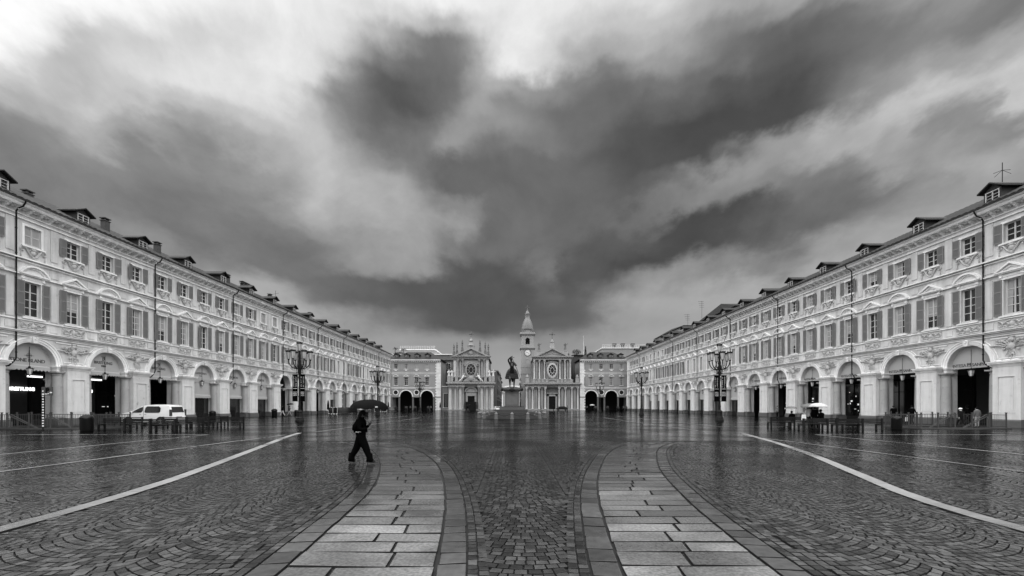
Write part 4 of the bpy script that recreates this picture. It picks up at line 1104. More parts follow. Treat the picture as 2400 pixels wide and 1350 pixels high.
def church_christina():
    root = thing('baroque_church', 'baroque church with candle shaped pinnacles and pale statues, left of the statue', 'church', (-14.6, 152, 0), pi)
    B = MB(); B.box(-7.6, 7.6, -14, -.9, 0, 9.9); B.box(-6.0, 6.0, -22, -1.0, 9.9, 18.6)
    part('wall', B, 'church_dark', root)
    dr = MB(); dr.box(-1.25, 1.25, -.9, -.82, .3, 5.1); part('door', dr, 'dark', root)
    ves = MB(); ves.box(-1.85, 1.85, -.8, 1.4, .0, 3.0); part('porch', ves, 'black', root)
    for x in (2.85, 4.9, 6.45):
        for s in (-1, 1): c = MB(); baluster_col(c, s*x, -.05 if x != 6.45 else -.3, .5, 8.35, .38); part('column', c, 'church', root, 40)
    p = MB()
    for x0, x1 in ((3.35, 4.3), (5.35, 5.95), (6.95, 7.95), (4.35, 5.3)):
        for s in (-1, 1): p = MB(); p.box(s*x0, s*x1, -.9, -.2 if x0 != 4.35 else -.6, .5, 7.7); p.box(s*(x0-.05), s*(x1+.05), -.9, -.1, 7.7, 8.35); p.box(s*(x0-.05), s*(x1+.05), -.9, -.1, .3, .6); part('pilaster', p, 'church_light', root)
    e = MB()
    for s in (-1, 1): e.box(s*2.2, s*8.3, -.9, .45, 8.35, 9.2)
    e.box(-2.2, 2.2, -.9, -.1, 8.35, 9.2); e.box(-8.5, 8.5, -.9, .7, 9.2, 9.45); e.box(-8.8, 8.8, -.9, 1.0, 9.45, 9.9)
    e.box(-8.4, 8.4, -.9, .5, 0, .3)
    # door surround with arched pediment
    for s in (-1, 1): e.box(s*1.25, s*1.9, -.9, -.6, .3, 6.4)
    e.box(-1.9, 1.9, -.9, -.55, 5.1, 6.4); e.ring(0, 6.0, 2.05, 2.45, -.9, -.2, pi*.12, pi*.88, 14); e.box(-2.3, 2.3, -.9, -.3, 6.5, 6.8); e.ring(0, 6.0, .1, 2.05, -.9, -.6, pi*.14, pi*.86, 14)
    part('entablature', e, 'church', root)
    bal = MB(); bal.box(-8.2, 8.2, -.6, .3, 9.9, 10.2); bal.box(-8.2, 8.2, -.5, .1, 11.7, 11.95)
    for s in (-1, 1):
        for x in (7.9, 6.8, 5.2): bal.box(s*(x-.5), s*(x+.5), -.6, .35, 10.2, 12.1)
        for k in range(6): bal.box(s*(5.8+.1*k*0+.0), s*6.3, -.5, 0, 10.2, 11.7)
    for k in range(30):
        x = -8+k*.55
        if abs(x) > 2.8: bal.lathe(x, -.2, [(.1, 10.2), (.16, 10.6), (.07, 11.2), (.12, 11.7)], 6)
    part('balustrade', bal, 'church', root)
    for s in (-1, 1):
        for x in (3.0, 4.7): u = MB(); baluster_col(u, s*x, -.15, 11.9, 18.2, .33); part('column', u, 'church', root, 40)
    for s in (-1, 1):
        for (xa, xb, yy) in ((5.2, 6.25, -.3), (3.5, 4.2, -.7)): up = MB(); up.box(s*xa, s*xb, -1, yy, 11.2, 18.2); part('pilaster', up, 'church_light', root)
    t = MB(); t.box(-6.5, 6.5, -1, .1, 18.2, 18.8); t.box(-6.9, 6.9, -1, .5, 18.8, 19.1); t.box(-7.1, 7.1, -1, .7, 19.1, 19.35)
    for s in (-1, 1): t.prism([(s*6.4, 19.35), (0, 22.3), (0, 21.8), (s*5.4, 19.35)], -1, .55)
    t.prism([(-5.2, 19.35), (0, 21.75), (5.2, 19.35)], -1, -.1)
    t.ell((0, 0, 20.5), (.8, .25, .75), 10, 6); t.scroll(1.0, 20.1, .4, -1, 0, .1); t.scroll(-1.0, 20.1, .4, 1, 0, .1)
    t.box(-1.2, 1.2, -.9, .1, 21.8, 22.9); t.box(-1.35, 1.35, -1, .2, 22.9, 23.1); t.lathe(0, -.4, [(1.0, 23.1), (.65, 24.0), (.6, 24.6), (.95, 24.8), (.3, 25.2), (.2, 25.9)], 8)
    part('pediment', t, 'church', root)
    cr = MB(); cross(cr, 0, -.4, 25.8, 2.0); part('cross', cr, 'church_dark', root)
    # big scroll above the window, cartouche below
    sc = MB(); sc.ring(0, 14.6, 2.35, 2.7, -.3, .2, pi*.15, pi*.85, 16)
    for s in (-1, 1): sc.scroll(s*2.4, 16.6, .45, -s, .0, .14)
    sc.prism([(-3.2, 10.0), (3.2, 10.0), (2.2, 10.9), (1.2, 11.6), (-1.2, 11.6), (-2.2, 10.9)], -.6, .3)
    sc.ell((0, .4, 11.4), (1.0, .35, 1.0), 10, 6); sc.box(-3.0, 3.0, -1, -.45, 11.0, 17.9)
    part('window_scrollwork', sc, 'church', root)
    oval_window(root, 14.4, 1.57, 2.1, 'church')
    for i, (x, zt, z0) in enumerate(((6.15, 23.9, 19.35), (5.05, 24.5, 19.9), (3.15, 25.3, 20.8))):
        for s in (-1, 1):
            m = MB(); h = zt-z0; m.box(-.3, .3, -.3, .3, 0, .7); m.lathe(0, 0, [(.36, .7), (.36, .8), (.2, .95), (.3, 1.25), (.16, 1.5), (.24, 1.7), (.12, 1.9), (.15, 2.4), (.25, 2.55), (.1, 2.75), (.2, 3.0), (.24, 3.3), (.13, 3.6), (.17, 3.85), (.03, h)], 8)
            po = part('pinnacle', m, 'church_dark', root, None, (s*x, -.4, z0)); po.scale = (1.5, 1.5, 1)
    for (x, k) in ((7.9, 0), (6.8, 1), (-6.6, 2), (-7.9, 3)):
        m = MB(); small_statue(m, 0, 0, 0, 2.3, wings=False); m.tube([(-.5, .2, 1.4), (-.9, .2, 1.9)], .08, 4); m.ell((.3, .1, 1.5), (.35, .2, .25), 6, 5)
        part('statue', m, 'marble', root, 50, (x, 0, 12.1))
    for s in (-1, 1):
        m = MB(); m.tube([(s*1.0, .4, 10.3), (s*.8, .5, 11.1), (s*.35, .5, 11.5), (0, .45, 12.2), (-s*.1, .45, 12.6)], [.18, .3, .36, .38, .15], 7)
        m.ell((-s*.15, .5, 12.9), (.18, .18, .22), 7, 5); m.tube([(0, .5, 12.3), (s*.6, .7, 12.0)], .12, 5); m.tube([(s*.5, .6, 11.2), (s*1.4, .6, 10.6), (s*1.7, .6, 10.1)], [.22, .16, .1], 6); m.tube([(0, .5, 12.3), (-s*.6, .6, 11.9), (-s*.9, .6, 12.2)], .1, 5)
        part('reclining_statue', m, 'marble', root, 50, (s*2.6, 0, 0))
    nave = MB()
    for s in (-1, 1): nave.prismx([(-1, 18.6), (-22, 18.6), (-22, 19.3), (-1, 19.3)], -6.3, 6.3)
    part('nave_roof', nave, 'tile', root)
    return root
def church_carlo():
    root = thing('baroque_church', 'baroque church with plain pediment flanked by two saints, right of the statue', 'church', (14.35, 152, 0), pi)
    B = MB(); B.box(-8.9, 8.9, -14, -.9, 0, 9.85); B.box(-6.7, 6.7, -24, -1.0, 9.85, 18.2); part('wall', B, 'church_dark', root)
    dr = MB(); dr.box(-1.2, 1.2, -.9, -.82, .3, 5.0); part('door', dr, 'dark', root)
    for x in (2.5, 4.7, 7.0, 9.1):
        for s in (-1, 1): c = MB(); baluster_col(c, s*x, -.1, .45, 8.2, .36); part('column', c, 'church_light', root, 40)
    p = MB()
    for x0, x1 in ((3.2, 4.1), (5.3, 5.9), (6.0, 6.5), (7.6, 8.5)):
        for s in (-1, 1): p = MB(); p.box(s*x0, s*x1, -.9, -.45, .45, 7.6); p.box(s*(x0-.06), s*(x1+.06), -.9, -.35, 7.6, 8.2); p.box(s*(x0-.06), s*(x1+.06), -.9, -.35, .2, .5); part('pilaster', p, 'church', root)
    e = MB()
    for s in (-1, 1): e.box(s*2.0, s*9.6, -.9, .35, 8.2, 8.95)
    e.box(-2.0, 2.0, -.9, -.1, 8.2, 8.95); e.box(-9.9, 9.9, -.9, .65, 8.95, 9.3); e.box(-10.4, 10.4, -.9, 1.0, 9.3, 9.75); e.box(-9.8, 9.8, -.9, .5, 0, .3)
    for s in (-1, 1): e.box(s*1.2, s*1.75, -.9, -.55, .3, 5.7)
    e.box(-1.75, 1.75, -.9, -.55, 5.0, 5.7); e.box(-2.0, 2.0, -.9, -.3, 5.9, 6.2)
    part('entablature', e, 'church', root)
    at = MB(); at.box(-7.4, 7.4, -.8, .0, 9.75, 11.0); at.box(-7.0, 7.0, -.8, .15, 10.9, 11.15)
    for s in (-1, 1):
        for x in (1.9, 3.4, 4.6, 6.6): at.box(s*(x-.35), s*(x+.35), -.8, .3, 9.85, 11.2)
        at.box(s*8.3, s*9.5, -.6, .4, 9.85, 11.4); at.lathe(s*8.9, -.1, [(.4, 11.4), (.55, 12.0), (.2, 12.5), (.1, 12.8)], 8)
    at.ring(0, 8.9, 2.0, 2.4, -.2, .3, pi*.28, pi*.72, 10)
    part('attic', at, 'church', root)
    for s in (-1, 1):
        for x in (2.75, 4.55, 6.4): u = MB(); baluster_col(u, s*x, -.25, 11.1, 17.95, .29); part('column', u, 'church_light', root, 40)
    up = MB()
    for s in (-1, 1):
        for (xa, xb, yy) in ((5.2, 5.9, -.5), (3.3, 4.0, -.8)): up = MB(); up.box(s*xa, s*xb, -1, yy, 11.2, 17.8); part('pilaster', up, 'church', root)
    up = MB(); up.box(-2.1, 2.1, -1, -.55, 11.3, 17.2); part('window_bay', up, 'church', root)
    f = MB()
    for s in (-1, 1): f.box(s*1.75, s*2.1, -.55, -.3, 11.6, 16.9)
    f.box(-2.3, 2.3, -.55, -.2, 16.7, 17.0); f.ell((0, -.5, 17.4), (1.6, .2, .35), 10, 5)
    t = f; t.box(-6.8, 6.8, -1, .1, 17.95, 18.6); t.box(-7.2, 7.2, -1, .4, 18.6, 18.95); t.box(-7.5, 7.5, -1, .7, 18.95, 19.25)
    for s in (-1, 1): t.prism([(s*6.0, 19.25), (0, 22.2), (0, 21.75), (s*5.1, 19.25)], -1, .5)
    t.prism([(-4.9, 19.25), (0, 21.7), (4.9, 19.25)], -1, -.15)
    for s in (-1, 1): t.box(s*3.9, s*5.6, -1.2, -.3, 19.25, 21.2); t.box(s*4.2, s*5.3, -1.1, -.2, 21.2, 21.6)
    t.lathe(0, -.4, [(1.0, 22.0), (.8, 23.0), (.65, 24.2), (.9, 24.4), (.35, 24.7), (.2, 25.4)], 8)
    for k in range(7): t.ell((-2.1+.7*k, -.1, 19.9+(.9-abs(-.9+.3*k))*.5), (.4, .15, .3), 6, 4)
    part('pediment', t, 'church', root)
    cr = MB(); cross(cr, 0, -.4, 25.2, 2.9); part('cross', cr, 'church_dark', root)
    oval_window(root, 14.2, 1.35, 2.0, 'church_light')
    for s in (-1, 1):
        m = MB(); small_statue(m, 0, 0, 0, 2.6); part('statue', m, 'granite', root, 50, (s*4.7, -.7, 21.6))
    nave = MB(); nave.box(-7.0, 7.0, -24, -1.1, 18.2, 18.7); part('nave_roof', nave, 'tile', root)
    side = MB(); side.box(8.9, 9.4, -14, -.9, 9.3, 9.75); part('side_cornice', side, 'church', root)
    return root
church_christina(); church_carlo()

def tower():
    root = thing('bell_tower', 'tall pale bell tower with white clock and lead dome, behind the right church', 'bell tower', (6.05, 165, 0), pi)
    w = MB(); h = 2.5; w.box(-h, h, -2*h, 0, 0, 23.6)
    w.box(-h+.15, -.8, -2*h+.1, -.1, 24.4, 28.9); w.box(.8, h-.15, -2*h+.1, -.1, 24.4, 28.9); w.box(-.8, .8, -.5, -.1, 24.4, 25.4); w.box(-.8, .8, -.5, -.1, 28.0, 28.9); w.box(-.8, .8, -2*h+.1, -2*h+.5, 24.4, 28.9)
    part('wall', w, 'tower', root)
    t = MB()
    for (e, z0, z1) in ((.15, 9.0, 9.3), (.12, 13.9, 14.1), (.1, 16.4, 16.5), (.2, 23.5, 23.8), (.45, 23.8, 24.4), (.15, 28.9, 29.3), (.45, 29.3, 30.0)): t.box(-h-e, h+e, -2*h-e, e, z0, z1)
    t.ring(0, 18.6, .95, 1.1, -.0, .08, 0, pi, 14); t.box(-1.1, -.95, 0, .08, 15.2, 18.6); t.box(.95, 1.1, 0, .08, 15.2, 18.6); t.ring(0, 27.2, .73, 1.0, -.12, .0, 0, pi, 12)
    part('cornice', t, 'tower', root)
    d = MB(); d.lathe(0, -h, [(2.4, 30.0), (2.0, 30.3), (1.85, 31.0), (2.2, 31.5), (2.15, 32.4), (1.95, 33.4), (1.6, 34.5), (1.2, 35.4), (.95, 35.8), (.88, 36.6), (1.05, 37.3), (1.2, 37.6), (.75, 37.9), (.5, 38.5), (.22, 39.0), (.08, 39.3)], 16)
    for k in range(4):
        a = pi/4+pi/2*k; d.scroll(2.5*cos(a), 30.9, .5, 1, -h+2.5*sin(a), .15)
    part('dome', d, 'lead', root, 30)
    c = MB(); cross(c, 0, -h, 39.0, 1.7); c.ell((0, -h, 39.2), (.3, .3, .3), 8, 6); part('cross', c, 'church_dark', root)
    f = MB(); f.ring(0, 22.1, .01, 1.15, .02, .10, 0, 2*pi, 28); cf = part('clock_face', f, 'white', root)
    k_ = MB(); k_.ring(0, 22.1, 1.15, 1.3, .0, .14, 0, 2*pi, 28)
    for i in range(12):
        a = 2*pi*i/12; k_.tube([(.78*cos(a), .12, 22.1+.78*sin(a)), (1.0*cos(a), .12, 22.1+1.0*sin(a))], .06, 4)
    k_.tube([(0, .13, 22.1), (.55, .13, 22.3)], .08, 4); k_.tube([(0, .14, 22.1), (-.5, .14, 21.75)], .06, 4)
    link('clock_hands', k_.mesh('clock_hands', 'iron'), cf)
    b = MB(); b.lathe(0, -h*.6, [(.62, 25.6), (.5, 25.9), (.4, 26.5), (.2, 26.9), (.05, 27.0)], 12); part('bell', b, 'bronze', root)
tower()

# street behind the statue, lined by two rows, closed by a station front
def street_row(x0, x1, y0, y1, hts, face, label):
    root = thing('street_building', label, 'building', (0, 0, 0))
    w = MB(); c = MB(); p = MB(); y = y0; n = len(hts); s = -1 if face < 0 else 1
    for i, h in enumerate(hts):
        ya, yb = y0+(y1-y0)*i/n, y0+(y1-y0)*(i+1)/n
        w.box(x0, x1, ya+.01, yb-.01, 0, h); xf = x1 if face > 0 else x0
        c.box(xf-.2, xf+s*.6 if face > 0 else xf-.6, ya, yb-.02, h-.4, h+.003*i); c.box(xf-.1*s, xf+s*.15, ya+.01, yb-.03, 5.0, 5.25); c.box(xf-.1*s, xf+s*.12, ya+.01, yb-.03, 9.6, 9.75)
        k = ya+2
        while k < yb-1.5:
            for (z0, z1) in ((6.3, 8.6), (10.6, 12.6), (0, 3.8)):
                if z1 < h-1.2: p = MB(); p.box(xf-.05, xf+s*.02, k-.55, k+.55, z0, z1); part('window', p, 'dark', root); c.box(xf, xf+s*.1, k-.8, k+.8, z1+.1, z1+.3)
            k += 3.6
    part('wall', w, 'church_dark', root); part('cornice', c, 'church', root)
    return root
street_row(-16, -5.9, 166.5, 250, (15.5, 16.5, 16, 15), 1, 'row of dim buildings receding along the street, left side of the statue')
street_row(4.6, 16, 172, 250, (15.5, 14.5, 15.5, 14), -1, 'row of dim buildings receding along the street, right side of the statue')
def station():
    root = thing('station_front', 'distant hall with a glazed half round gable closing the street', 'building', (0, 330, 0), pi)
    w = MB(); w.box(-16, 16, -6, 0, 0, 11); w.prism([(11*cos(pi*i/16), 11+6*sin(pi*i/16)) for i in range(17)], -6, 0); part('wall', w, 'endwall', root)
    r = MB(); r.ring(0, 11, 9.5, 11.3, .0, .8, 0, pi, 20, .55)
    for i in range(1, 12):
        t = pi*i/12; r.tube([(5*cos(t), .2, 11+2.7*sin(t)), (9.5*cos(t), .2, 11+5.2*sin(t))], .2, 4)
    for k in range(7): r.box(-13+4*k, -11.5+4*k, 0, .3, 0, 10)
    part('gable_ribs', r, 'trim', root)
station()

# infill house between left palace and church, and the roofscape behind
def house(name, label, x0, x1, y0, y1, h, mt, wins=(), roofh=1.5, flat=False, rails=0):
    root = thing(name, label, 'building', (0, 0, 0))
    w = MB(); w.box(x0, x1, y0, y1, 0, h); part('wall', w, mt, root)
    if flat:
        r = MB(); r.box(x0-.3, x1+.3, y0-.3, y1+.3, h, h+.35); part('parapet', r, 'trim', root)
    else:
        r = MB(); e = .5; A = [(x0-e, y0-e, h), (x1+e, y0-e, h), (x1+e, y1+e, h), (x0-e, y1+e, h)]; ym = (y0+y1)/2; B = [(x0+1, ym, h+roofh), (x1-1, ym, h+roofh)]
        r.q([A[0], A[1], B[1], B[0]]); r.q([A[1], A[2], B[1]]); r.q([A[2], A[3], B[0], B[1]]); r.q([A[3], A[0], B[0]]); r.q(A[::-1]); part('roof', r, 'tile', root)
    for (x, z, ww, hh) in wins:
        g = MB(); g.box(x-ww/2, x+ww/2, y0-.03, y0, z, z+hh); o = part('window', g, 'glass_dark', root)
        f = MB(); f.box(x-ww/2-.12, x-ww/2, y0-.08, y0, z, z+hh); f.box(x+ww/2, x+ww/2+.12, y0-.08, y0, z, z+hh); f.box(x-.04, x+.04, y0-.06, y0-.03, z, z+hh); f.box(x-ww/2-.12, x+ww/2+.12, y0-.09, y0, z+hh, z+hh+.12); f.box(x-ww/2-.3, x+ww/2+.3, y0-.2, y0, z-.12, z)
        link('window_frame', f.mesh('window_frame', 'trim'), o)
    if rails:
        r = MB(); n = int((x1-x0)/.9)
        for i in range(n+1): r.box(x0+i*.9, x0+i*.9+.06, y0, y0+.06, h+.35, h+.35+rails)
        r.box(x0, x1, y0, y0+.07, h+.35+rails, h+.42+rails); r.box(x0, x1, y0+.01, y0+.06, h+.35+rails*.5, h+.4+rails*.5); part('railing', r, 'trim', root)
    return root
house('corner_house', 'dim house with shuttered windows squeezed between left palace and church', -26.0, -22.6, 165, 180, 19.2, 'church_dark', [(-24.4, 15.8, 1.3, 2.2), (-24.3, 10.6, 1.3, 2.6), (-24.3, 5.3, 1.3, 2.6)], .8)
house('side_house', 'low dim annex with a tall dark window, just left of the church', -25.3, -22.3, 154.5, 163, 8.4, 'church', [(-23.9, 1.0, 1.5, 5.0)], flat=True)
house('rooftop_house', 'pale penthouse with railings above the left corner palace', -45, -31, 172, 186, 24.0, 'endwall', [], flat=True, rails=1.2)
house('rooftop_house', 'long low attic storey behind the left corner palace roof', -52, -22, 168, 185, 21.6, 'church_dark', [], flat=True, rails=0)
house('rooftop_house', 'pale stepped penthouse with chimneys above the right corner palace', 36, 54, 170, 184, 24.4, 'endwall', [], flat=True, rails=1.1)
house('rooftop_house', 'low dark attic behind the roof next to the right church', 24, 37, 168, 180, 21.5, 'brick', [], 1.0)
house('tall_house', 'taller pale house rising behind the right palace roof', 49, 62, 121, 146, 24.4, 'endwall', [], 1.2)
house('tall_house', 'dark gabled roof with a gap toothed ridge behind the right palace', 48.5, 60, 92, 110, 23.2, 'brick', [], 2.6)
for (x, y, z, nm) in ((41.2, 172, 24.7, 'left'), (44.6, 172, 24.7, 'middle'), (48.6, 172, 24.7, 'right')):
    mb = MB(); mb.box(-.5, .5, -.5, .5, 0, 1.3); mb.box(-.8, .8, -.7, .7, 1.3, 1.9)
    tag(link('roof_chimney', mb.mesh('roof_chimney', 'brick'), None, (x, y, z)), 'stubby dark chimney, %s of three on the penthouse above the right corner palace' % nm, 'chimney', 'chimneys on the right penthouse')
def leafy(mb, c, r, n, s, seed):
    rr = random.Random(seed)
    for i in range(n):
        while True:
            p = Vector((rr.uniform(-1, 1), rr.uniform(-1, 1), rr.uniform(-1, 1)))
            if .3 < p.length < 1: break
        q = Vector((c[0]+p.x*r[0], c[1]+p.y*r[1], c[2]+p.z*r[2])); a = Vector((rr.gauss(0, 1), rr.gauss(0, 1), rr.gauss(0, 1))).normalized(); b = a.orthogonal().normalized()
        mb.q([q+a*s, q+b*s*.6, q-a*s, q-b*s*.6])
def palm(x, y, z, seed, label):
    root = thing('potted_palm', label, 'palm', (x, y, z)); rr = random.Random(seed)
    t = MB(); t.tube([(0, 0, 0), (.05, 0, 1.0), (.1, 0, 2.0)], [.16, .13, .12], 7); part('trunk', t, 'bark', root)
    c = MB()
    for k in range(16):
        a = rr.uniform(0, 2*pi); l = rr.uniform(1.0, 1.5); up = rr.uniform(.1, .9); pts = []
        for i in range(6):
            u = i/5; pts.append(Vector((.1+cos(a)*l*u, sin(a)*l*u, 2.0+up*sin(u*pi*.7)*1.0-u*u*.4)))
        for i in range(5):
            p, q = pts[i], pts[i+1]; sd = Vector((-sin(a), cos(a), -.25)); w = .22*(1-abs(i-2)/4)
            c.q([p, q, q+sd*w, p+sd*w*.6]); c.q([p, q, q-Vector((sd.x, sd.y, -sd.z))*w, p-Vector((sd.x, sd.y, -sd.z))*w*.6])
    part('crown', c, 'leaf', root)
palm(-46.2, 168.5, 22.0, 1, 'taller palm on the roof terrace above the left corner palace'); palm(-43.0, 168.5, 21.6, 2, 'shorter palm on the roof terrace right of the taller one')
def shrub(x, y, z, r, n, seed, label, name='roof_shrub', cat='shrub'):
    root = thing(name, label, cat, (x, y, z)); t = MB(); t.tube([(0, 0, -.3), (.1, 0, r[2])], [.12, .05], 5); part('trunk', t, 'bark', root)
    c = MB(); leafy(c, (0, 0, r[2]), r, n, .22, seed); part('crown', c, 'leaf', root)
shrub(-44.5, 168.2, 21.4, (2.4, .8, .7), 320, 3, 'wide low hedge under the palms on the left roof terrace')
shrub(-34.5, 168.2, 21.4, (2.6, .8, .55), 260, 4, 'low hedge along the roof terrace right of the palms')
shrub(25.4, 168.0, 21.6, (1.9, .8, 1.1), 300, 5, 'bare twiggy shrub on the roof right of the church pediment')
shrub(21.5, 167.5, 20.6, (1.3, .7, .9), 160, 6, 'small ragged shrub close behind the right church roof')
root = thing('cypress', 'narrow dark cypress on the roof terrace left of the dormers', 'cypress', (28.7, 166.5, 20.5)); t = MB(); t.tube([(0, 0, 0), (0, 0, 4)], [.15, .04], 5); part('trunk', t, 'bark', root)
c = MB()
for k in range(9): leafy(c, (0, 0, .6+k*.42), (.62-.055*k, .62-.055*k, .42), 60, .16, 40+k)
part('crown', c, 'leaf', root)
mb = MB(); mb.tube([(0, 0, 0), (0, 0, 9.0)], [.09, .04], 6); mb.ell((0, 0, 9.0), (.1, .1, .12), 6, 4)
tag(link('flagpole', mb.mesh('flagpole', 'trim'), None, (28.2, 168, 20)), 'thin pale pole rising above the cypress', 'pole')
# ================================================================== STREET LAMPS
def lamp_protos():
    P = {}
    b = MB(); b.lathe(0, 0, [(.46, 0), (.46, .18), (.40, .22), (.38, .42), (.30, .5), (.27, .95), (.31, 1.02), (.29, 1.12), (.2, 1.2)], 8)
    P['base'] = b.mesh('base', 'iron')
    s = MB(); s.lathe(0, 0, [(.17, 1.15), (.13, 1.5), (.16, 1.6), (.12, 1.8), (.11, 2.6), (.15, 2.7), (.10, 2.85), (.09, 4.6), (.15, 4.75), (.09, 4.95), (.15, 5.25), (.2, 5.45), (.13, 5.6), (.22, 5.9), (.14, 6.2), (.17, 6.5), (.10, 6.8), (.14, 7.1), (.09, 7.4), (.12, 7.62)], 10)
    for k in range(10):
        a = k*2.4; s.ell((.14*cos(a), .14*sin(a), 5.1+.22*k), (.06, .06, .07), 5, 4)
    P['post'] = s.mesh('post', 'iron', 40)
    a = MB(); pts = [(.08, 0, 5.75), (.35, 0, 5.72), (.62, 0, 5.80), (.85, 0, 6.0), (1.0, 0, 6.28), (1.06, 0, 6.62)]
    a.tube(pts, [.06, .05, .06, .055, .05, .05], 6); a.scroll(.5, 6.0, .17, 1, 0, .03, 1.2); a.scroll(.75, 5.7, .12, -1, 0, .025, 1.0); a.tube([(.3, 0, 5.72), (.3, 0, 5.35)], [.04, .015], 5); a.ell((.3, 0, 5.3), (.05, .05, .08), 5, 4)
    P['arm'] = a.mesh('arm', 'iron')
    l = MB(); l.lathe(0, 0, [(.05, 0), (.11, .06), (.13, .12)], 8)
    for k in range(6):
        t = 2*pi*k/6; l.tube([(.13*cos(t), .13*sin(t), .1), (.25*cos(t), .25*sin(t), .86)], .013, 4); l.ell((.27*cos(t), .27*sin(t), 1.0), (.045, .045, .07), 5, 4); l.ell((.27*cos(t+.52), .27*sin(t+.52), .97), (.035, .035, .05), 5, 4)
    l.lathe(0, 0, [(.25, .84), (.30, .88), (.29, .96), (.2, 1.0), (.08, 1.03)], 12)
    P['lantern'] = l.mesh('lantern', 'iron'); g = MB(); g.lathe(0, 0, [(.115, .12), (.235, .85)], 8); P['glass'] = g.mesh('lantern_glass', 'lampglass')
    return P
LP = lamp_protos()
def street_lamp(x, y, label, rz=.35):
    root = thing('street_lamp', label, 'street lamp', (x, y, 0), rz, 'ornate street lamps in two rows')
    link('base', LP['base'], root); link('post', LP['post'], root)
    for k in range(6):
        t = 2*pi*k/6; link('arm', LP['arm'], root, (0, 0, 0), t); L_ = link('lantern', LP['lantern'], root, (1.06*cos(t), 1.06*sin(t), 6.62)); link('lantern_glass', LP['glass'], L_)
    L_ = link('lantern', LP['lantern'], root, (0, 0, 7.55)); link('lantern_glass', LP['glass'], L_)
    return root
for (x, y, l) in ((-23.0, 46.2, 'ornate black street lamp carrying text banners, nearest on the left'), (-23.3, 74.0, 'ornate black street lamp seen above the open umbrella, second on the left'), (-23.2, 107.5, 'small distant ornate lamp before the left corner palace, third on the left'),
                  (23.15, 47.6, 'ornate black street lamp carrying text banners, nearest on the right'), (23.3, 76.8, 'ornate black street lamp without banners, second on the right'), (23.3, 113, 'small distant ornate lamp before the right corner palace, third on the right')):
    street_lamp(x, y, l)
def banner(x, y, ang, label, seed):
    root = thing('banner', label, 'banner', (x, y, 0), ang, 'text banners on the nearest lamps'); rr = random.Random(seed)
    c = MB(); n = 6
    for i in range(n):
        a, b = .08+.52*i/n, .08+.52*(i+1)/n; c.q([(a, .02*sin(a*9), 2.2), (b, .02*sin(b*9), 2.2), (b, .02*sin(b*9), 5.05), (a, .02*sin(a*9), 5.05)])
    cl = part('cloth', c, 'cloth_black', root)
    r_ = MB(); r_.box(0, .64, -.02, .02, 5.05, 5.09); r_.box(0, .64, -.02, .02, 2.17, 2.2); part('bracket', r_, 'iron', root)
    t = MB()
    for col in range(2):                                     # two upright lines of lettering
        z = 3.75; x0 = .2+.24*col
        while z < 4.85:
            h = rr.uniform(.04, .09); kind = rr.random()
            for yy in (-.032,):
                t.box(x0-.05, x0-.035, yy, yy+.004, z, z+h); 
                if kind < .6: t.box(x0-.035, x0+.04, yy, yy+.004, z, z+.015)
                if kind > .3: t.box(x0-.035, x0+.04, yy, yy+.004, z+h-.015, z+h)
                if kind > .7: t.box(x0+.03, x0+.045, yy, yy+.004, z, z+h)
            z += h+.04+(.1 if rr.random() < .15 else 0)
    t.box(.12, .56, -.03, -.026, 3.55, 3.58)
    for i in range(3):                                       # three short lines, too small to read in the photograph
        x0 = .14
        while x0 < .52:
            w = rr.uniform(.03, .06); z = 3.12-.17*i; t.box(x0, x0+w*.3, -.032, -.028, z, z+.1); t.box(x0+w*.3, x0+w, -.032, -.028, z+.085, z+.1)
            if rr.random() < .6: t.box(x0+w*.3, x0+w, -.032, -.028, z, z+.015)
            if rr.random() < .5: t.box(x0+w*.8, x0+w, -.032, -.028, z+.015, z+.085)
            x0 += w+.02
    part('lettering', t, 'letter_white', root)
    return root
for (x, y, s, nm) in ((-23.0, 46.2, 1, 'left'), (23.15, 47.6, 2, 'right')):
    q = atan2(x, y)
    banner(x+.05, y-.1, -q*.5-.25, 'black banner with white lettering, on the right side of the nearest %s lamp' % nm, s)
    b = banner(x-.05, y-.1, pi-q*.5+.25, 'black banner with white lettering, on the left side of the nearest %s lamp' % nm, s+5)
    for ch in b.children:
        if ch.name.startswith(('lettering', 'small')): ch.data.transform(Matrix.Rotation(pi, 4, 'Z')); ch.data.transform(Matrix.Translation((.68, 0, 0)))

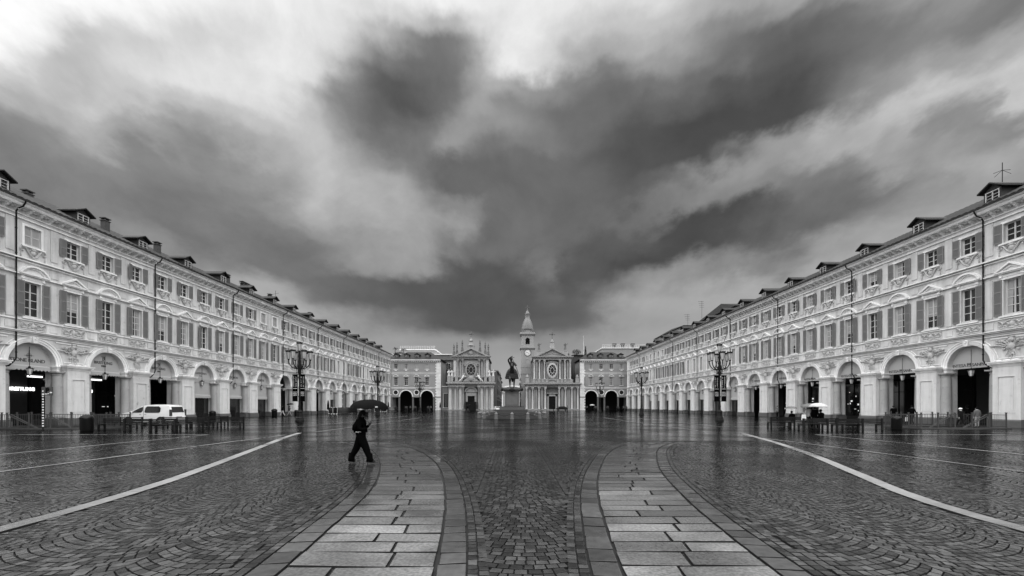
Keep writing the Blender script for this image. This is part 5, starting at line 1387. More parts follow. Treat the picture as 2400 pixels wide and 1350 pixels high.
# ================================================================== MONUMENT
def skin_mesh(name, verts, edges, mats, sub=2, root=0, matfn=None, extra=None, smooth=True):
    """verts: (x,y,z,radius[,radius_y])  -> one continuous skinned mesh"""
    me = bpy.data.meshes.new('sk'); me.from_pydata([v[:3] for v in verts], edges, []); o = bpy.data.objects.new('sk', me); COL.objects.link(o)
    sm = o.modifiers.new('s', 'SKIN'); ss = o.modifiers.new('d', 'SUBSURF'); ss.levels = ss.render_levels = sub
    if not me.skin_vertices: me.attributes.new('s', 'FLOAT', 'POINT') if False else None
    bpy.context.view_layer.update()
    if not me.skin_vertices:
        bpy.context.view_layer.objects.active = o; bpy.ops.mesh.customdata_skin_add()
    for i, v in enumerate(verts):
        d = me.skin_vertices[0].data[i]; d.radius = (v[3], v[4] if len(v) > 4 else v[3]); d.use_root = (i == root)
    dg = bpy.context.evaluated_depsgraph_get(); dg.update(); m2 = bpy.data.meshes.new_from_object(o.evaluated_get(dg))
    mb = MB(); mb.v = [tuple(v.co) for v in m2.vertices]; mb.f = [tuple(p.vertices) for p in m2.polygons]; mb.m = [0]*len(mb.f)
    if matfn:
        for i, f in enumerate(mb.f):
            c = [sum(mb.v[k][a] for k in f)/len(f) for a in range(3)]; mb.m[i] = matfn(c)
    bpy.data.objects.remove(o); bpy.data.meshes.remove(me); bpy.data.meshes.remove(m2)
    if extra: extra(mb)
    r = mb.mesh(name, mats)
    if smooth: r.shade_smooth()
    return r
def monument():
    root = thing('equestrian_monument', 'dark bronze rider on horseback on a tall stone pedestal in the middle of the square', 'monument', (0, 60.5, 0))
    p = MB(); p.box(-.95, .95, -1.9, 1.9, 1.6, 3.8); p.box(-1.05, 1.05, -2.0, 2.0, 1.5, 1.72); p.box(-1.2, 1.2, -2.15, 2.15, 3.78, 3.92); p.box(-1.38, 1.38, -2.35, 2.35, 3.92, 4.14); p.box(-1.25, 1.25, -2.2, 2.2, 4.14, 4.2)
    p.box(-1.7, 1.7, -2.7, 2.7, 1.15, 1.5)
    part('pedestal', p, 'granite_pale_dark', root)
    pn = MB(); pn.box(-.78, .78, -1.93, -1.9, 1.85, 3.6); part('inscription_plate', pn, 'granite', root)
    for k in range(7):
        l = MB(); w = .55-.03*abs(k-3)
        l.box(-w, w, -1.937, -1.93, 3.1-.17*k, 3.13-.17*k); part('inscription', l, 'church_dark', root)
    f = MB()
    for i in range(16): f.ell((-1.5+.2*i, -2.6, 1.52), (.1, .08, .1), 5, 4)
    f.ell((0, -2.3, 3.9), (.45, .12, .3), 8, 5)
    for s in (-1, 1): f.ell((s*1.35, -2.3, 3.95), (.2, .2, .28), 6, 5)
    part('bronze_garland', f, 'bronze', root)
    b = MB(); b.box(-2.1, 2.1, -3.3, 3.3, .85, 1.15); b.box(-2.9, 2.9, -4.0, 4.0, .35, .85); b.box(-3.4, 3.4, -4.4, 4.4, 0, .35); part('steps', b, 'granite_dark', root)
    # horse seen from the front, walking towards the camera (-y)
    z0 = 4.2
    V = [(0, .1, 1.75, .42, .45), (0, -.55, 1.75, .40, .48), (0, -1.0, 1.85, .36, .42), (0, -1.3, 2.25, .24, .3), (0, -1.5, 2.65, .17, .24), (0, -1.62, 2.85, .15, .2), (0, -1.85, 2.65, .12, .14), (0, -2.0, 2.42, .10, .11),
         (0, .8, 1.8, .42, .45), (0, 1.25, 1.75, .28, .3), (0, 1.45, 1.4, .12), (.05, 1.5, .8, .10),
         (.22, -.95, 1.45, .2), (.24, -1.0, 1.05, .12), (.22, -1.05, .62, .085), (.22, -1.0, .2, .065), (.22, -1.1, .06, .09),
         (-.22, -.95, 1.45, .2), (-.25, -1.3, 1.15, .12), (-.24, -1.42, .8, .085), (-.22, -1.15, .45, .065), (-.2, -1.2, .28, .085),
         (.24, 1.0, 1.4, .24), (.25, .85, 1.0, .15), (.25, 1.15, .62, .09), (.25, 1.1, .2, .065), (.25, 1.0, .06, .09),
         (-.24, 1.0, 1.4, .24), (-.25, 1.05, 1.0, .15), (-.25, 1.4, .65, .09), (-.25, 1.5, .2, .065), (-.25, 1.4, .06, .09)]
    E = [(0, 1), (1, 2), (2, 3), (3, 4), (4, 5), (5, 6), (6, 7), (0, 8), (8, 9), (9, 10), (10, 11), (2, 12), (12, 13), (13, 14), (14, 15), (15, 16), (2, 17), (17, 18), (18, 19), (19, 20), (20, 21), (8, 22), (22, 23), (23, 24), (24, 25), (25, 26), (8, 27), (27, 28), (28, 29), (29, 30), (30, 31)]
    def ears(mb):
        for s in (-1, 1): mb.tube([(s*.1, -1.6, 2.95), (s*.13, -1.58, 3.12)], [.06, .01], 5)
        for k in range(7): mb.ell((0, -1.15-.07*k, 2.35+.1*k), (.07, .12, .12), 5, 4)
        # caparison: cloth hanging to both sides, wider below
        for (ya, yb) in ((-1.15, -.1), (.15, 1.25)):
            for s in (-1, 1):
                pts = []
                for j in range(5):
                    z = 2.1-.25*j; x = .42+.09*j+.03*(j % 2); pts.append((s*x, z))
                for j in range(4):
                    mb.q([(pts[j][0], ya, pts[j][1]), (pts[j][0], yb, pts[j][1]), (pts[j+1][0], yb+.04, pts[j+1][1]), (pts[j+1][0], ya-.04, pts[j+1][1])])
                    mb.q([(pts[j][0], ya, pts[j][1]), (pts[j+1][0], ya-.04, pts[j+1][1]), (0, ya-.15, pts[j+1][1]), (0, ya-.15, pts[j][1])])
    h = skin_mesh('horse', V, E, 'bronze', 2, 0, None, ears); ho = link('horse', h, root, (0, 0, z0)); ho.scale = (1.2, 1.2, 1.16)
    # rider
    R = [(0, .15, 2.25, .24, .2), (0, .15, 2.6, .22, .18), (-.03, .1, 2.95, .28, .2), (-.08, .05, 3.2, .1), (-.1, .0, 3.38, .14, .16), (-.1, -.02, 3.52, .12),
         (.3, .05, 3.05, .11), (.52, -.1, 2.75, .09), (.38, -.35, 2.72, .07), (.28, -.42, 2.8, .06),
         (-.32, .05, 3.08, .12), (-.46, -.1, 3.42, .1), (-.2, -.2, 3.72, .08), (-.05, -.22, 3.80, .07),
         (.38, -.15, 2.15, .17), (.58, -.45, 1.75, .13), (.66, -.5, 1.3, .1), (.72, -.75, 1.2, .07),
         (-.38, -.15, 2.15, .17), (-.58, -.45, 1.75, .13), (-.7, -.5, 1.3, .1), (-.78, -.75, 1.2, .07)]
    RE = [(0, 1), (1, 2), (2, 3), (3, 4), (4, 5), (2, 6), (6, 7), (7, 8), (8, 9), (2, 10), (10, 11), (11, 12), (12, 13), (0, 14), (14, 15), (15, 16), (16, 17), (0, 18), (18, 19), (19, 20), (20, 21)]
    def helm(mb):
        mb.ell((-.1, .0, 3.55), (.17, .2, .14), 8, 5); mb.tube([(-.12, .1, 3.62), (-.05, .3, 3.72), (.0, .4, 3.6)], [.03, .08, .03], 5)
        for k in range(5): mb.tube([(-.05+.02*k, -.22, 3.82), (-.07+.03*k, -.3, 3.86), (-.05+.03*k, -.3, 3.78)], .016, 4); mb.tube([(.28, -.45, 2.78+.02*k), (.22, -.5, 2.78+.02*k), (.2, -.45, 2.78+.02*k)], .016, 4)
        for s in (-1, 1): mb.ell((s*.28, .1, 2.15), (.2, .25, .2), 7, 5)
    r = skin_mesh('rider', R, RE, 'bronze', 2, 0, None, helm); link('rider', r, ho)
    s = MB(); s.tube([(.05, -.3, 3.92), (-.02, -.28, 3.72), (.65, -.35, 2.1), (.95, -.35, 1.25)], [.02, .03, .035, .015], 5); s.tube([(-.12, -.3, 3.62), (.28, -.3, 3.72)], .03, 5); link('sword', s.mesh('sword', 'bronze'), ho)
monument()
def bollard(x, y, label, h=.86):
    mb = MB(); mb.box(-.24, .24, -.24, .24, 0, .12); mb.box(-.19, .19, -.19, .19, .12, h-.18); mb.add([(-.22, -.22, h-.18), (.22, -.22, h-.18), (.22, .22, h-.18), (-.22, .22, h-.18), (0, 0, h+.04)], [(0, 1, 4), (1, 2, 4), (2, 3, 4), (3, 0, 4), (3, 2, 1, 0)])
    return mb.mesh('stone_bollard', 'granite')
BL = bollard(0, 0, ''); bp = []
for i in range(14):
    a = 2*pi*(i+.5)/14+pi/2*0; x = 4.7*cos(a); y = 60.5+6.2*sin(a)
    bp.append((x, y))
for i, (x, y) in enumerate(bp):
    dep = 'camera side' if y < 57.5 else ('far side' if y > 63.5 else 'flank')
    lr = 'left' if x < 0 else 'right'
    rank = sorted([q for q in bp if (q[1] < 57.5) == (y < 57.5) and (q[1] > 63.5) == (y > 63.5)], key=lambda q: q[0]).index((x, y))+1
    tag(link('stone_bollard', BL, None, (x, y, 0)), 'stone bollard on the %s of the monument ring, %s counting from the left' % (dep, ORD[rank-1]), 'bollard', 'chain bollards round the monument')
    x2, y2 = bp[(i+1) % 14]; m = MB(); pts = [(x+(x2-x)*t/8, y+(y2-y)*t/8, .72-.32*sin(pi*t/8)) for t in range(9)]; m.tube(pts, .035, 5)
    tag(link('chain', m.mesh('chain', 'iron'), None), 'sagging black chain on the %s of the monument ring, %s from the left' % (dep, ORD[rank-1]), 'chain', 'chains round the monument')

# ================================================================== BENCHES
def bench_protos():
    s = MB()
    for k in range(4): s.box(-.95, .95, -.22+.115*k, -.14+.115*k, .42, .46)
    l = MB(); l.box(-.05, .05, -.25, -.16, 0, .40); l.box(-.05, .05, .22, .31, 0, .84); l.box(-.035, .035, -.16, .22, .34, .40)
    b = MB()
    for k in range(3): b.box(-.95, .95, .20, .24, .53+.105*k, .60+.105*k)
    return s.mesh('seat', 'bench'), l.mesh('leg', 'bench'), b.mesh('backrest', 'bench')
BN = bench_protos()
def bench(x, y, rz, label, grp):
    r = thing('bench', label, 'bench', (x, y, 0), rz, grp); link('seat', BN[0], r); link('backrest', BN[2], r)
    for s in (-1, 1): link('leg', BN[1], r, (s*.88, 0, 0))
gl = 'black slatted benches on the left side'; gr = 'black slatted benches on the right side'
for i, (pxx, Y, rz) in enumerate(((268, 30.2, .05), (330, 29.6, 3.2), (388, 29.2, 3.1), (440, 30.4, .1), (415, 34.5, 3.2), (300, 33.5, 0), (470, 33.8, 3.1), (540, 34.2, 0.05), (505, 36.5, .05))):
    bench((pxx-1200)/1000*Y, Y, rz, 'black slatted bench, %s from the left in the group near the white van' % ORD[[0, 2, 3, 5, 4, 1, 6, 8, 7][i]], gl)
for i, (pxx, Y, rz) in enumerate(((1830, 33.5, 3.1), (1868, 34.5, .1), (1905, 30.2, 3.2), (1942, 31.0, .05), (1985, 30.0, 3.1), (2032, 30.3, 3.2))):
    bench((pxx-1200)/1000*Y, Y, rz, 'black slatted bench, %s from the left in the group by the umbrellas' % ORD[i], gr)

# ================================================================== BINS
def bin_(x, y, label, s=1.0):
    r = thing('litter_bin', label, 'litter bin', (x, y, 0), 0, 'round litter bins')
    b = MB(); b.lathe(0, 0, [(.36*s, 0), (.40*s, .05), (.40*s, .85*s), (.42*s, .9*s)], 16); part('body', b, 'black', r, 40)
    t = MB(); t.lathe(0, 0, [(.42*s, .9*s), (.41*s, 1.0*s), (.33*s, 1.12*s), (.18*s, 1.2*s), (.05, 1.22*s)], 16); part('lid', t, 'black', r, 60)
    for k in range(3):
        a = -pi/2+(k-1)*1.2; m = MB(); m.box(-.13*s, .13*s, -.02, .02, .92*s, 1.02*s); o = part('opening', m, 'dark', r, None, (.40*s*cos(a), .40*s*sin(a), 0), a+pi/2)
bin_(-29.4, 29.5, 'glossy black litter bin at the left, beside the stair railing', .9); bin_(28.3, 31.4, 'black litter bin at the right, beside the stair railing', .8)
bin_(-37.4, 53.3, 'small round bin by the fifth pier of the left palace', .9); bin_(-37.2, 73.6, 'small dark bin behind the nearest left lamp', .8); bin_(-37.2, 66.8, 'small dark bin left of the walkers under the left arcade', 1.0)
bin_(-24.0, 70.5, 'small dark bin below the rim of the big umbrella', .7)

# ================================================================== STAIR RAILINGS
def railing(x0, x1, y0, y1, label, hand, side):
    r = thing('stair_railing', label, 'railing')
    p = MB(); b = MB()
    posts = []
    n = 5
    for i in range(n+1):
        x = x0+(x1-x0)*i/n
        for y in (y0, y1): posts.append((x, y))
    for k in (1, 2): posts.append((x0, y0+(y1-y0)*k/3)); posts.append((x1, y0+(y1-y0)*k/3))
    pm = MB(); pm.box(-.035, .035, -.035, .035, 0, 1.12); pm.box(-.05, .05, -.05, .05, 1.12, 1.17); pmesh = pm.mesh('post', 'rail')
    for (x, y) in posts: link('post', pmesh, r, (x, y, .05))
    for y in (y1,):
        b.box(x0, x1, y-.02, y+.02, 1.02, 1.06); b.box(x0, x1, y-.02, y+.02, .14, .18)
        k = x0
        while k < x1: b.box(k, k+.02, y-.01, y+.01, .16, 1.04); k += .13
    for x in (x0, x1):
        b.box(x-.02, x+.02, y0, y1, 1.02, 1.06); b.box(x-.02, x+.02, y0, y1, .14, .18); k = y0
        while k < y1: b.box(x-.01, x+.01, k, k+.02, .16, 1.04); k += .13
    part('bars', b, 'rail', r)
    c = MB(); c.box(x0-.2, x1+.2, y0-.2, y0+.1, 0, .1); c.box(x0-.2, x1+.2, y1-.1, y1+.2, 0, .1); c.box(x0-.2, x0+.1, y0+.1, y1-.1, 0, .1); c.box(x1-.1, x1+.2, y0+.1, y1-.1, 0, .1); part('curb', c, 'granite_dark', r)
    st = MB(); st.box(x0+.1, x1-.1, y0+.1, y1-.1, .005, .02); part('stairwell_dark_slab', st, 'dark', r)  # flat dark slab in place of the pit, its shade put into the colour
    for (hx0, hx1, yy) in hand:
        h = MB()
        for dz in (0, -.16): h.tube([(hx0, yy, 1.08+dz), (hx1, yy, .08+dz*.4)], .03, 6); 
        h.tube([(hx0, yy, 1.08), (hx0, yy, .1)], .03, 6); part('handrail', h, 'rail', r)
    return r
railing(-38.5, -30.6, 31.2, 34.2, 'metal railing with slanting handrails round the underpass stairs on the left', [(-37.0, -35.0, 31.5), (-34.4, -32.5, 31.6)], 'l')
railing(30.3, 36.6, 31.6, 34.6, 'metal railing with slanting handrails round the underpass stairs on the right', [(32.8, 31.2, 31.9), (35.4, 33.6, 31.8)], 'r')

# parking sign on a striped pole
r = thing('parking_sign', 'dark square parking sign with white P on a striped pole by the left railing', 'sign', (-33.2, 30.2, 0))
m = MB(); m.tube([(0, 0, 0), (0, 0, 2.9)], .045, 7); part('pole', m, 'iron', r)
m = MB()
for k in range(12): m.tube([(0, 0, .25+.19*k), (0, 0, .33+.19*k)], .05, 7)
part('pole_stripes', m, 'white', r)
m = MB(); m.box(-.05, .75, -.05, -.02, 2.45, 3.05); pl = part('panel', m, 'rail', r)
m = text_mb('P', .55, depth=.01, weight=.02); m.xf(lambda a, b, c: (.36+a, -.055, 2.60+b)); 
for (a, b, w, h) in ((.06, 2.72, .06, .06), (.07, 2.5, .09, .06), (.28, 2.52, .08, .04), (.44, 2.54, .05, .04), (.62, 2.62, .1, .05)): m.ell((a, -.06, b+.03), (w, .012, h), 8, 4)
link('symbol', m.mesh('symbol', 'letter_white'), r)

# ================================================================== VAN
def van():
    root = thing('parked_van', 'white glazed van parked side on before the left arcade, facing left', 'van', (-32.5, 38.6, 0), 0, None); root.scale = (1.07, 1.02, 1.0)
    # side profile, nose at -x ; length 4.4
    top = [(-2.2, .55), (-2.18, .80), (-2.05, .98), (-1.6, 1.10), (-1.3, 1.17), (-.5, 1.62), (-.05, 1.76), (.7, 1.82), (1.7, 1.80), (1.95, 1.74), (2.1, 1.35), (2.17, .95), (2.2, .45)]
    W = .86
    b = MB(); n = len(top)
    def sec(x, zt):
        zt_, z0 = zt, .28; wtop = W if zt < 1.15 else W-.16*(zt-1.1)/.7
        return [(x, -W+.03, z0), (x, -W, .5), (x, -W, min(1.02, zt-.04)), (x, -wtop, zt-.05 if zt > 1.1 else zt-.02), (x, -wtop+.12, zt), (x, wtop-.12, zt), (x, wtop, zt-.05 if zt > 1.1 else zt-.02), (x, W, min(1.02, zt-.04)), (x, W, .5), (x, W-.03, z0)]
    secs = [sec(x, z) for x, z in top]; vs = [p for s in secs for p in s]; fs = []
    for i in range(n-1):
        for k in range(10): fs.append((i*10+k, i*10+(k+1) % 10, (i+1)*10+(k+1) % 10, (i+1)*10+k))
    fs.append(tuple(range(10))); fs.append(tuple(range((n-1)*10, n*10))[::-1]); b.add(vs, fs)
    b.box(2.15, 2.28, -.8, .8, .35, .62); b.box(-2.26, -2.15, -.75, .75, .32, .55)
    part('body', b, 'carpaint', root, 35)
    def glass(pts, name='side_window'):
        for s in (-1, 1):
            g = MB(); q = [(x, s*(W+.012-.16*max(0, z-1.1)/.7), z) for x, z in pts]; g.q(q if s < 0 else q[::-1]); part(name, g, 'carglass', root)
    glass([(-1.12, 1.08), (-.25, 1.12), (-.15, 1.3), (-.18, 1.62), (-.42, 1.54), (-.85, 1.28)])
    glass([(.0, 1.18), (.06, 1.1), (1.22, 1.1), (1.3, 1.2), (1.28, 1.52), (1.1, 1.66), (.15, 1.66), (.02, 1.55)])
    g = MB(); g.q([(2.045, -.62, 1.62), (2.045, .62, 1.62), (2.165, .66, 1.12), (2.165, -.66, 1.12)]); part('rear_window', g, 'carglass', root)
    g = MB(); g.q([(-1.2, -.7, 1.245), (-1.2, .7, 1.245), (-.55, .58, 1.615), (-.55, -.58, 1.615)]); part('windscreen', g, 'carglass', root)
    for s in (-1, 1):
        g = MB(); g.box(2.06, 2.21, s*.74, s*.875, .8, 1.38); part('tail_light', g, 'light_red', root)
        g = MB(); g.box(-2.16, -1.85, s*.6, s*.875, .78, .92); part('headlight', g, 'lens', root)
        g = MB(); g.ell((-1.0, s*.98, 1.13), (.07, .1, .09), 6, 5); part('mirror', g, 'carpaint', root)
    g = MB(); g.box(-1.0, 1.0, -W-.01, -W, .42, .46); g.box(-.08, -.06, -W-.006, -W, .35, 1.7); g.box(.0, .16, -W-.02, -W, .92, .95); g.box(-.42, -.26, -W-.02, -W, .92, .95); g.box(2.2, 2.3, -.25, .25, .64, .74); part('trim', g, 'light_red', root)
    for x in (-1.35, 1.35):
        for s in (-1, 1):
            a = MB(); a.ring(x, .33, .0, .42, s*(W+.002), s*(W+.006), -.1, pi+.1, 18); part('wheel_arch', a, 'black', root)
            w = MB(); w.lathe(0, 0, [(.20, -.1), (.31, -.1), (.33, -.06), (.33, .06), (.31, .1), (.20, .1)], 20); w.xf(lambda x_, y_, z_: (x_, z_, y_)); wo = part('wheel', w, 'tyre', root, 40, (x, s*(W-.06), .33))
            rm = MB(); rm.ring(0, 0, .16, .215, -.115*1, .115, 0, 2*pi, 18)
            for k in range(6): rm.tube([(.03*cos(k*pi/3), s*.105, .03*sin(k*pi/3)), (.17*cos(k*pi/3), s*.108, .17*sin(k*pi/3))], .025, 4)
            link('rim', rm.mesh('rim', 'rim'), wo)
van()
def small_car(x, y, rz, label, m='carpaint'):
    r = thing('parked_car', label, 'car', (x, y, 0), rz); b = MB()
    b.prism([(-2, .3), (-2, .75), (-1.2, .9), (-.7, 1.35), (.9, 1.4), (1.6, .95), (2, .9), (2.05, .3)], -.82, .82); part('body', b, m, r)
    g = MB(); g.prism([(-1.05, .92), (-.62, 1.3), (.85, 1.34), (1.4, .97)], -.83, .83); g.box(-1.22, -.7, -.7, .7, .93, 1.33); part('glazing', g, 'carglass', r)
    for xx in (-1.3, 1.3):
        for s in (-1, 1): w = MB(); w.ring(xx, .32, .02, .32, s*.8, s*.86, 0, 2*pi, 14); part('wheel', w, 'tyre', r)
small_car(-5.2, 150.0, pi/2+.2, 'pale car parked by the street corner just left of the pedestal'); small_car(-4.6, 158.0, pi/2, 'second pale car, farther back in the street left of the pedestal', 'granite')
small_car(17.5, 149.5, 0, 'dark car partly hidden before the right church', 'black')
# cafe barriers, closed parasols and cabinets at the far end
def cafe(x0, x1, y0, y1, label):
    r = thing('cafe_enclosure', label, 'barrier'); p = MB()
    for (a, b, c, d) in ((x0, x1, y0, y0+.06), (x1-.06, x1, y0+.06, y1), (x0, x0+.06, y0+.06, y1)): p.box(a, b, c, d, .1, 1.3)
    part('panel', p, 'glass_dark', r); f = MB(); k = x0
    while k < x1: f.box(k, k+.25, y0-.03, y0, .0, .12); f.box(k, k+.25, y0-.03, y0, 1.3, 1.4); k += .5
    for xx in (x0, (x0+x1)/2, x1):
        for j in range(5): f.box(xx-.06, xx+.06, y0-.04, y0-.01, .12+.26*j, .25+.26*j)
    part('striped_frame', f, 'white', r)
cafe(-37.0, -35.2, 86, 97, 'striped edged glass enclosure on the left pavement, nearest one'); cafe(-38, -34.6, 118, 130, 'striped edged glass enclosure at the far end of the left palace')
def parasol(x, y, label, h=2.7):
    r = thing('closed_parasol', label, 'parasol', (x, y, 0)); m = MB(); m.lathe(0, 0, [(.10, .9), (.26, 1.0), (.22, 1.8), (.1, h)], 8); part('canopy', m, 'umb_black', r); m = MB(); m.tube([(0, 0, .05), (0, 0, h+.1)], .03, 5); m.box(-.3, .3, -.3, .3, 0, .06); part('pole', m, 'iron', r)
for i, (x, y) in enumerate(((-36.2, 84), (-36.2, 99.5), (-36.5, 113), (-36.5, 126), (-25.2, 149.5))):
    parasol(x, y, 'closed dark parasol beside the left church corner' if i == 4 else 'closed dark parasol before the left arcade, %s of four counting away from the camera' % ORD[i])
def cafe_table(x, y, label):
    r = thing('cafe_table', label, 'table', (x, y, 0)); m = MB(); m.lathe(0, 0, [(.35, .72), (.35, .75)], 10); part('table_top', m, 'granite', r); m = MB(); m.tube([(0, 0, 0), (0, 0, .72)], .04, 5); m.lathe(0, 0, [(.2, 0), (.2, .03)], 8); part('leg', m, 'iron', r)
for i in range(8): cafe_table(35.8-.5*(i % 2), 86+7.1*i, 'small round cafe table along the right arcade, %s counting away from the camera' % ORD[i])
for i, (x, y) in enumerate(((-36.5, 147), (-33.5, 147.5), (-29, 148), (29, 148), (33, 147.6), (36.5, 147), (39.5, 146.5))):
    r = thing('planter', 'dark planter with low bush before the %s corner palace, %s from its left' % ('left' if x < 0 else 'right', ORD[i % 3 if x < 0 else i-3]), 'planter', (x, y, 0)); m = MB(); m.box(-.5, .5, -.5, .5, 0, .6); m.box(-.55, .55, -.55, .55, .6, .7); part('box', m, 'black', r); m = MB(); leafy(m, (0, 0, 1.05), (.55, .55, .45), 120, .14, i); part('bush', m, 'leaf', r)
# ================================================================== PEOPLE
def hand(mb, w, d, up, r=.010, curl=.5, side=1):
    """palm and five fingers: w wrist, d direction, up = back of the hand direction"""
    w = Vector(w); d = Vector(d).normalized(); up = Vector(up).normalized(); sd = d.cross(up).normalized()*side; up = sd.cross(d)*side
    def E(p, a, b, c, f): mb.ell(p, (a, b, c), 6, 5)
    palm = w+d*.05
    mb.tube([w-d*.02, w+d*.03, w+d*.09], [.024, .030, .026], 7)
    for k in range(4):
        o = sd*(-.027+.018*k); L = (.072, .08, .076, .06)[k]; b = w+d*.085+o
        c1 = b+d*L*.45-up*L*.12*curl; c2 = c1+d*L*.3*(1-curl*.6)-up*L*.35*curl; c3 = c2+d*L*.2*(1-curl)-up*L*.3*curl
        mb.tube([b-d*.03, b, c1, c2, c3], [r*.9, r, r*.92, r*.85, r*.6], 5)
    t = w+d*.03-sd*.028; mb.tube([t, t-sd*.022+d*.02, t-sd*.028+d*.045-up*.01], [r*1.1, r, r*.7], 5)
def face(mb, c, fwd, s=1.0):
    c = Vector(c); f = Vector(fwd).normalized(); sd = Vector((-f.y, f.x, 0)); 
    n = c+f*.098*s; mb.tube([n+Vector((0, 0, .02)), n+f*.022*s-Vector((0, 0, .012)), n-Vector((0, 0, .03))], [.008, .015, .010], 5)
    mb.tube([c+f*.09*s-sd*.022-Vector((0, 0, .052)), c+f*.098*s-Vector((0, 0, .052)), c+f*.09*s+sd*.022-Vector((0, 0, .052))], [.004, .008, .004], 4)
    for k in (-1, 1):
        mb.ell(c+f*.085*s+sd*.032*k+Vector((0, 0, .006)), (.012, .012, .008), 5, 4); mb.ell(c+sd*.078*k-Vector((0, 0, .01)), (.018, .014, .03), 5, 4)
    mb.ell(c+f*.075*s-Vector((0, 0, .085)), (.03, .03, .022), 6, 4)
def person(name_label, loc, rz, J, mats, bands, hair=None, facing=(1, 0, 0), hands=(), group=None, sub=2, hat=None, extras=None):
    """J: dict of joints with radii. bands: fn(center)->material slot"""
    keys = list(J); idx = {k: i for i, k in enumerate(keys)}; V = [J[k] for k in keys]
    chain = [('pelvis', 'waist'), ('waist', 'chest'), ('chest', 'neck'), ('neck', 'head'), ('head', 'crown'),
             ('chest', 'sh_l'), ('sh_l', 'el_l'), ('el_l', 'wr_l'), ('chest', 'sh_r'), ('sh_r', 'el_r'), ('el_r', 'wr_r'),
             ('pelvis', 'hip_l'), ('hip_l', 'kn_l'), ('kn_l', 'an_l'), ('an_l', 'to_l'), ('pelvis', 'hip_r'), ('hip_r', 'kn_r'), ('kn_r', 'an_r'), ('an_r', 'to_r')]
    E = [(idx[a], idx[b]) for a, b in chain if a in idx and b in idx]
    def ex(mb):
        n0 = len(mb.f)
        mb.cur = 2
        face(mb, J['head'][:3], facing)
        for (w, d, up, curl, side) in hands: hand(mb, J[w][:3], d, up, .010, curl, side)
        mb.cur = 3
        for s in ('l', 'r'):
            a, t = Vector(J['an_'+s][:3]), Vector(J['to_'+s][:3]); d = (t-a); d.z = 0; d.normalize() if d.length > 1e-4 else None
            mb.tube([(a.x-d.x*.07, a.y-d.y*.07, t.z+.005), (a.x, a.y, t.z+.012), (t.x, t.y, t.z), (t.x+d.x*.05, t.y+d.y*.05, t.z)], [.035, .045, .042, .025], 7)
        if extras: extras(mb)
    me = skin_mesh('body', V, E, mats, sub, 0, bands, ex)
    o = link('person', me, None, loc, rz); tag(o, name_label, 'person', group)
    if hair:
        h = MB(); hx, hy, hz = J['head'][:3]; f = Vector(facing)
        if hair == 'long':
            h.ell((hx-f.x*.02, hy-f.y*.02, hz+.035), (.105, .100, .105), 10, 7); h.tube([(hx-f.x*.05, hy, hz+.06), (hx-f.x*.09, hy, hz-.05), (hx-f.x*.11, hy, hz-.16), (hx-f.x*.10, hy, hz-.25)], [.075, .085, .08, .05], 8)
        elif hair == 'short': h.ell((hx-f.x*.018, hy-f.y*.018, hz+.03), (.098, .092, .10), 10, 7)
        elif hair == 'cap': h.lathe(hx, hy, [(.11, hz+.04), (.11, hz+.09), (.07, hz+.13), (.02, hz+.14)], 10); h.lathe(hx+f.x*.08, hy+f.y*.08, [(.08, hz+.035), (.08, hz+.05)], 8)
        elif hair == 'hood': h.ell((hx-f.x*.02, hy-f.y*.02, hz+.01), (.115, .12, .14), 10, 7)
        nm = {'cap': 'cap', 'hood': 'hood'}.get(hair, 'hair'); link(nm, h.mesh(nm, hat or 'hair', 60), o)
    return o
def body(pose, h=1.7):
    s = h/1.7
    def j(x, y, z, r, r2=None): return (x*s, y*s, z*s, r*s, (r2 or r)*s)
    B = dict(pelvis=j(0, 0, .93, .13, .15), waist=j(0, 0, 1.08, .12, .145), chest=j(0, 0, 1.32, .12, .17), neck=j(.01, 0, 1.46, .055), head=j(.03, 0, 1.57, .078, .072), crown=j(.02, 0, 1.64, .07, .066),
             sh_l=j(0, .19, 1.39, .062), sh_r=j(0, -.19, 1.39, .062), el_l=j(-.03, .24, 1.12, .048), el_r=j(-.03, -.24, 1.12, .048), wr_l=j(.04, .24, .88, .032), wr_r=j(.04, -.24, .88, .032),
             hip_l=j(0, .10, .86, .095), hip_r=j(0, -.10, .86, .095), kn_l=j(.02, .10, .48, .068), kn_r=j(.02, -.10, .48, .068), an_l=j(0, .10, .10, .048), an_r=j(0, -.10, .10, .048), to_l=j(.13, .11, .045, .036), to_r=j(.13, -.11, .045, .036))
    for k, v in pose.items(): B[k] = j(*v)
    return B
def zones(waist, neck, s=1.0):
    return lambda c: 2 if c[2] > neck else (1 if c[2] > waist else 0)
def umbrella_mesh(R, H, n=8, m='umb_black'):
    c = MB(); vs = []; rings = 6
    for j in range(rings+1):
        t = j/rings
        for k in range(n*2):
            a = 2*pi*k/(n*2); r = R*sin(t*pi/2*.98); sag = 1.0 if k % 2 == 0 else .965-.035*t
            z = H*(cos(t*pi/2)**.9)-(.0 if k % 2 == 0 else -.018*t); vs.append((r*cos(a)*sag, r*sin(a)*sag, z))
    fs = []; N2 = n*2
    for j in range(rings):
        for k in range(N2): fs.append((j*N2+k, j*N2+(k+1) % N2, (j+1)*N2+(k+1) % N2, (j+1)*N2+k))
    c.add(vs, fs); return c
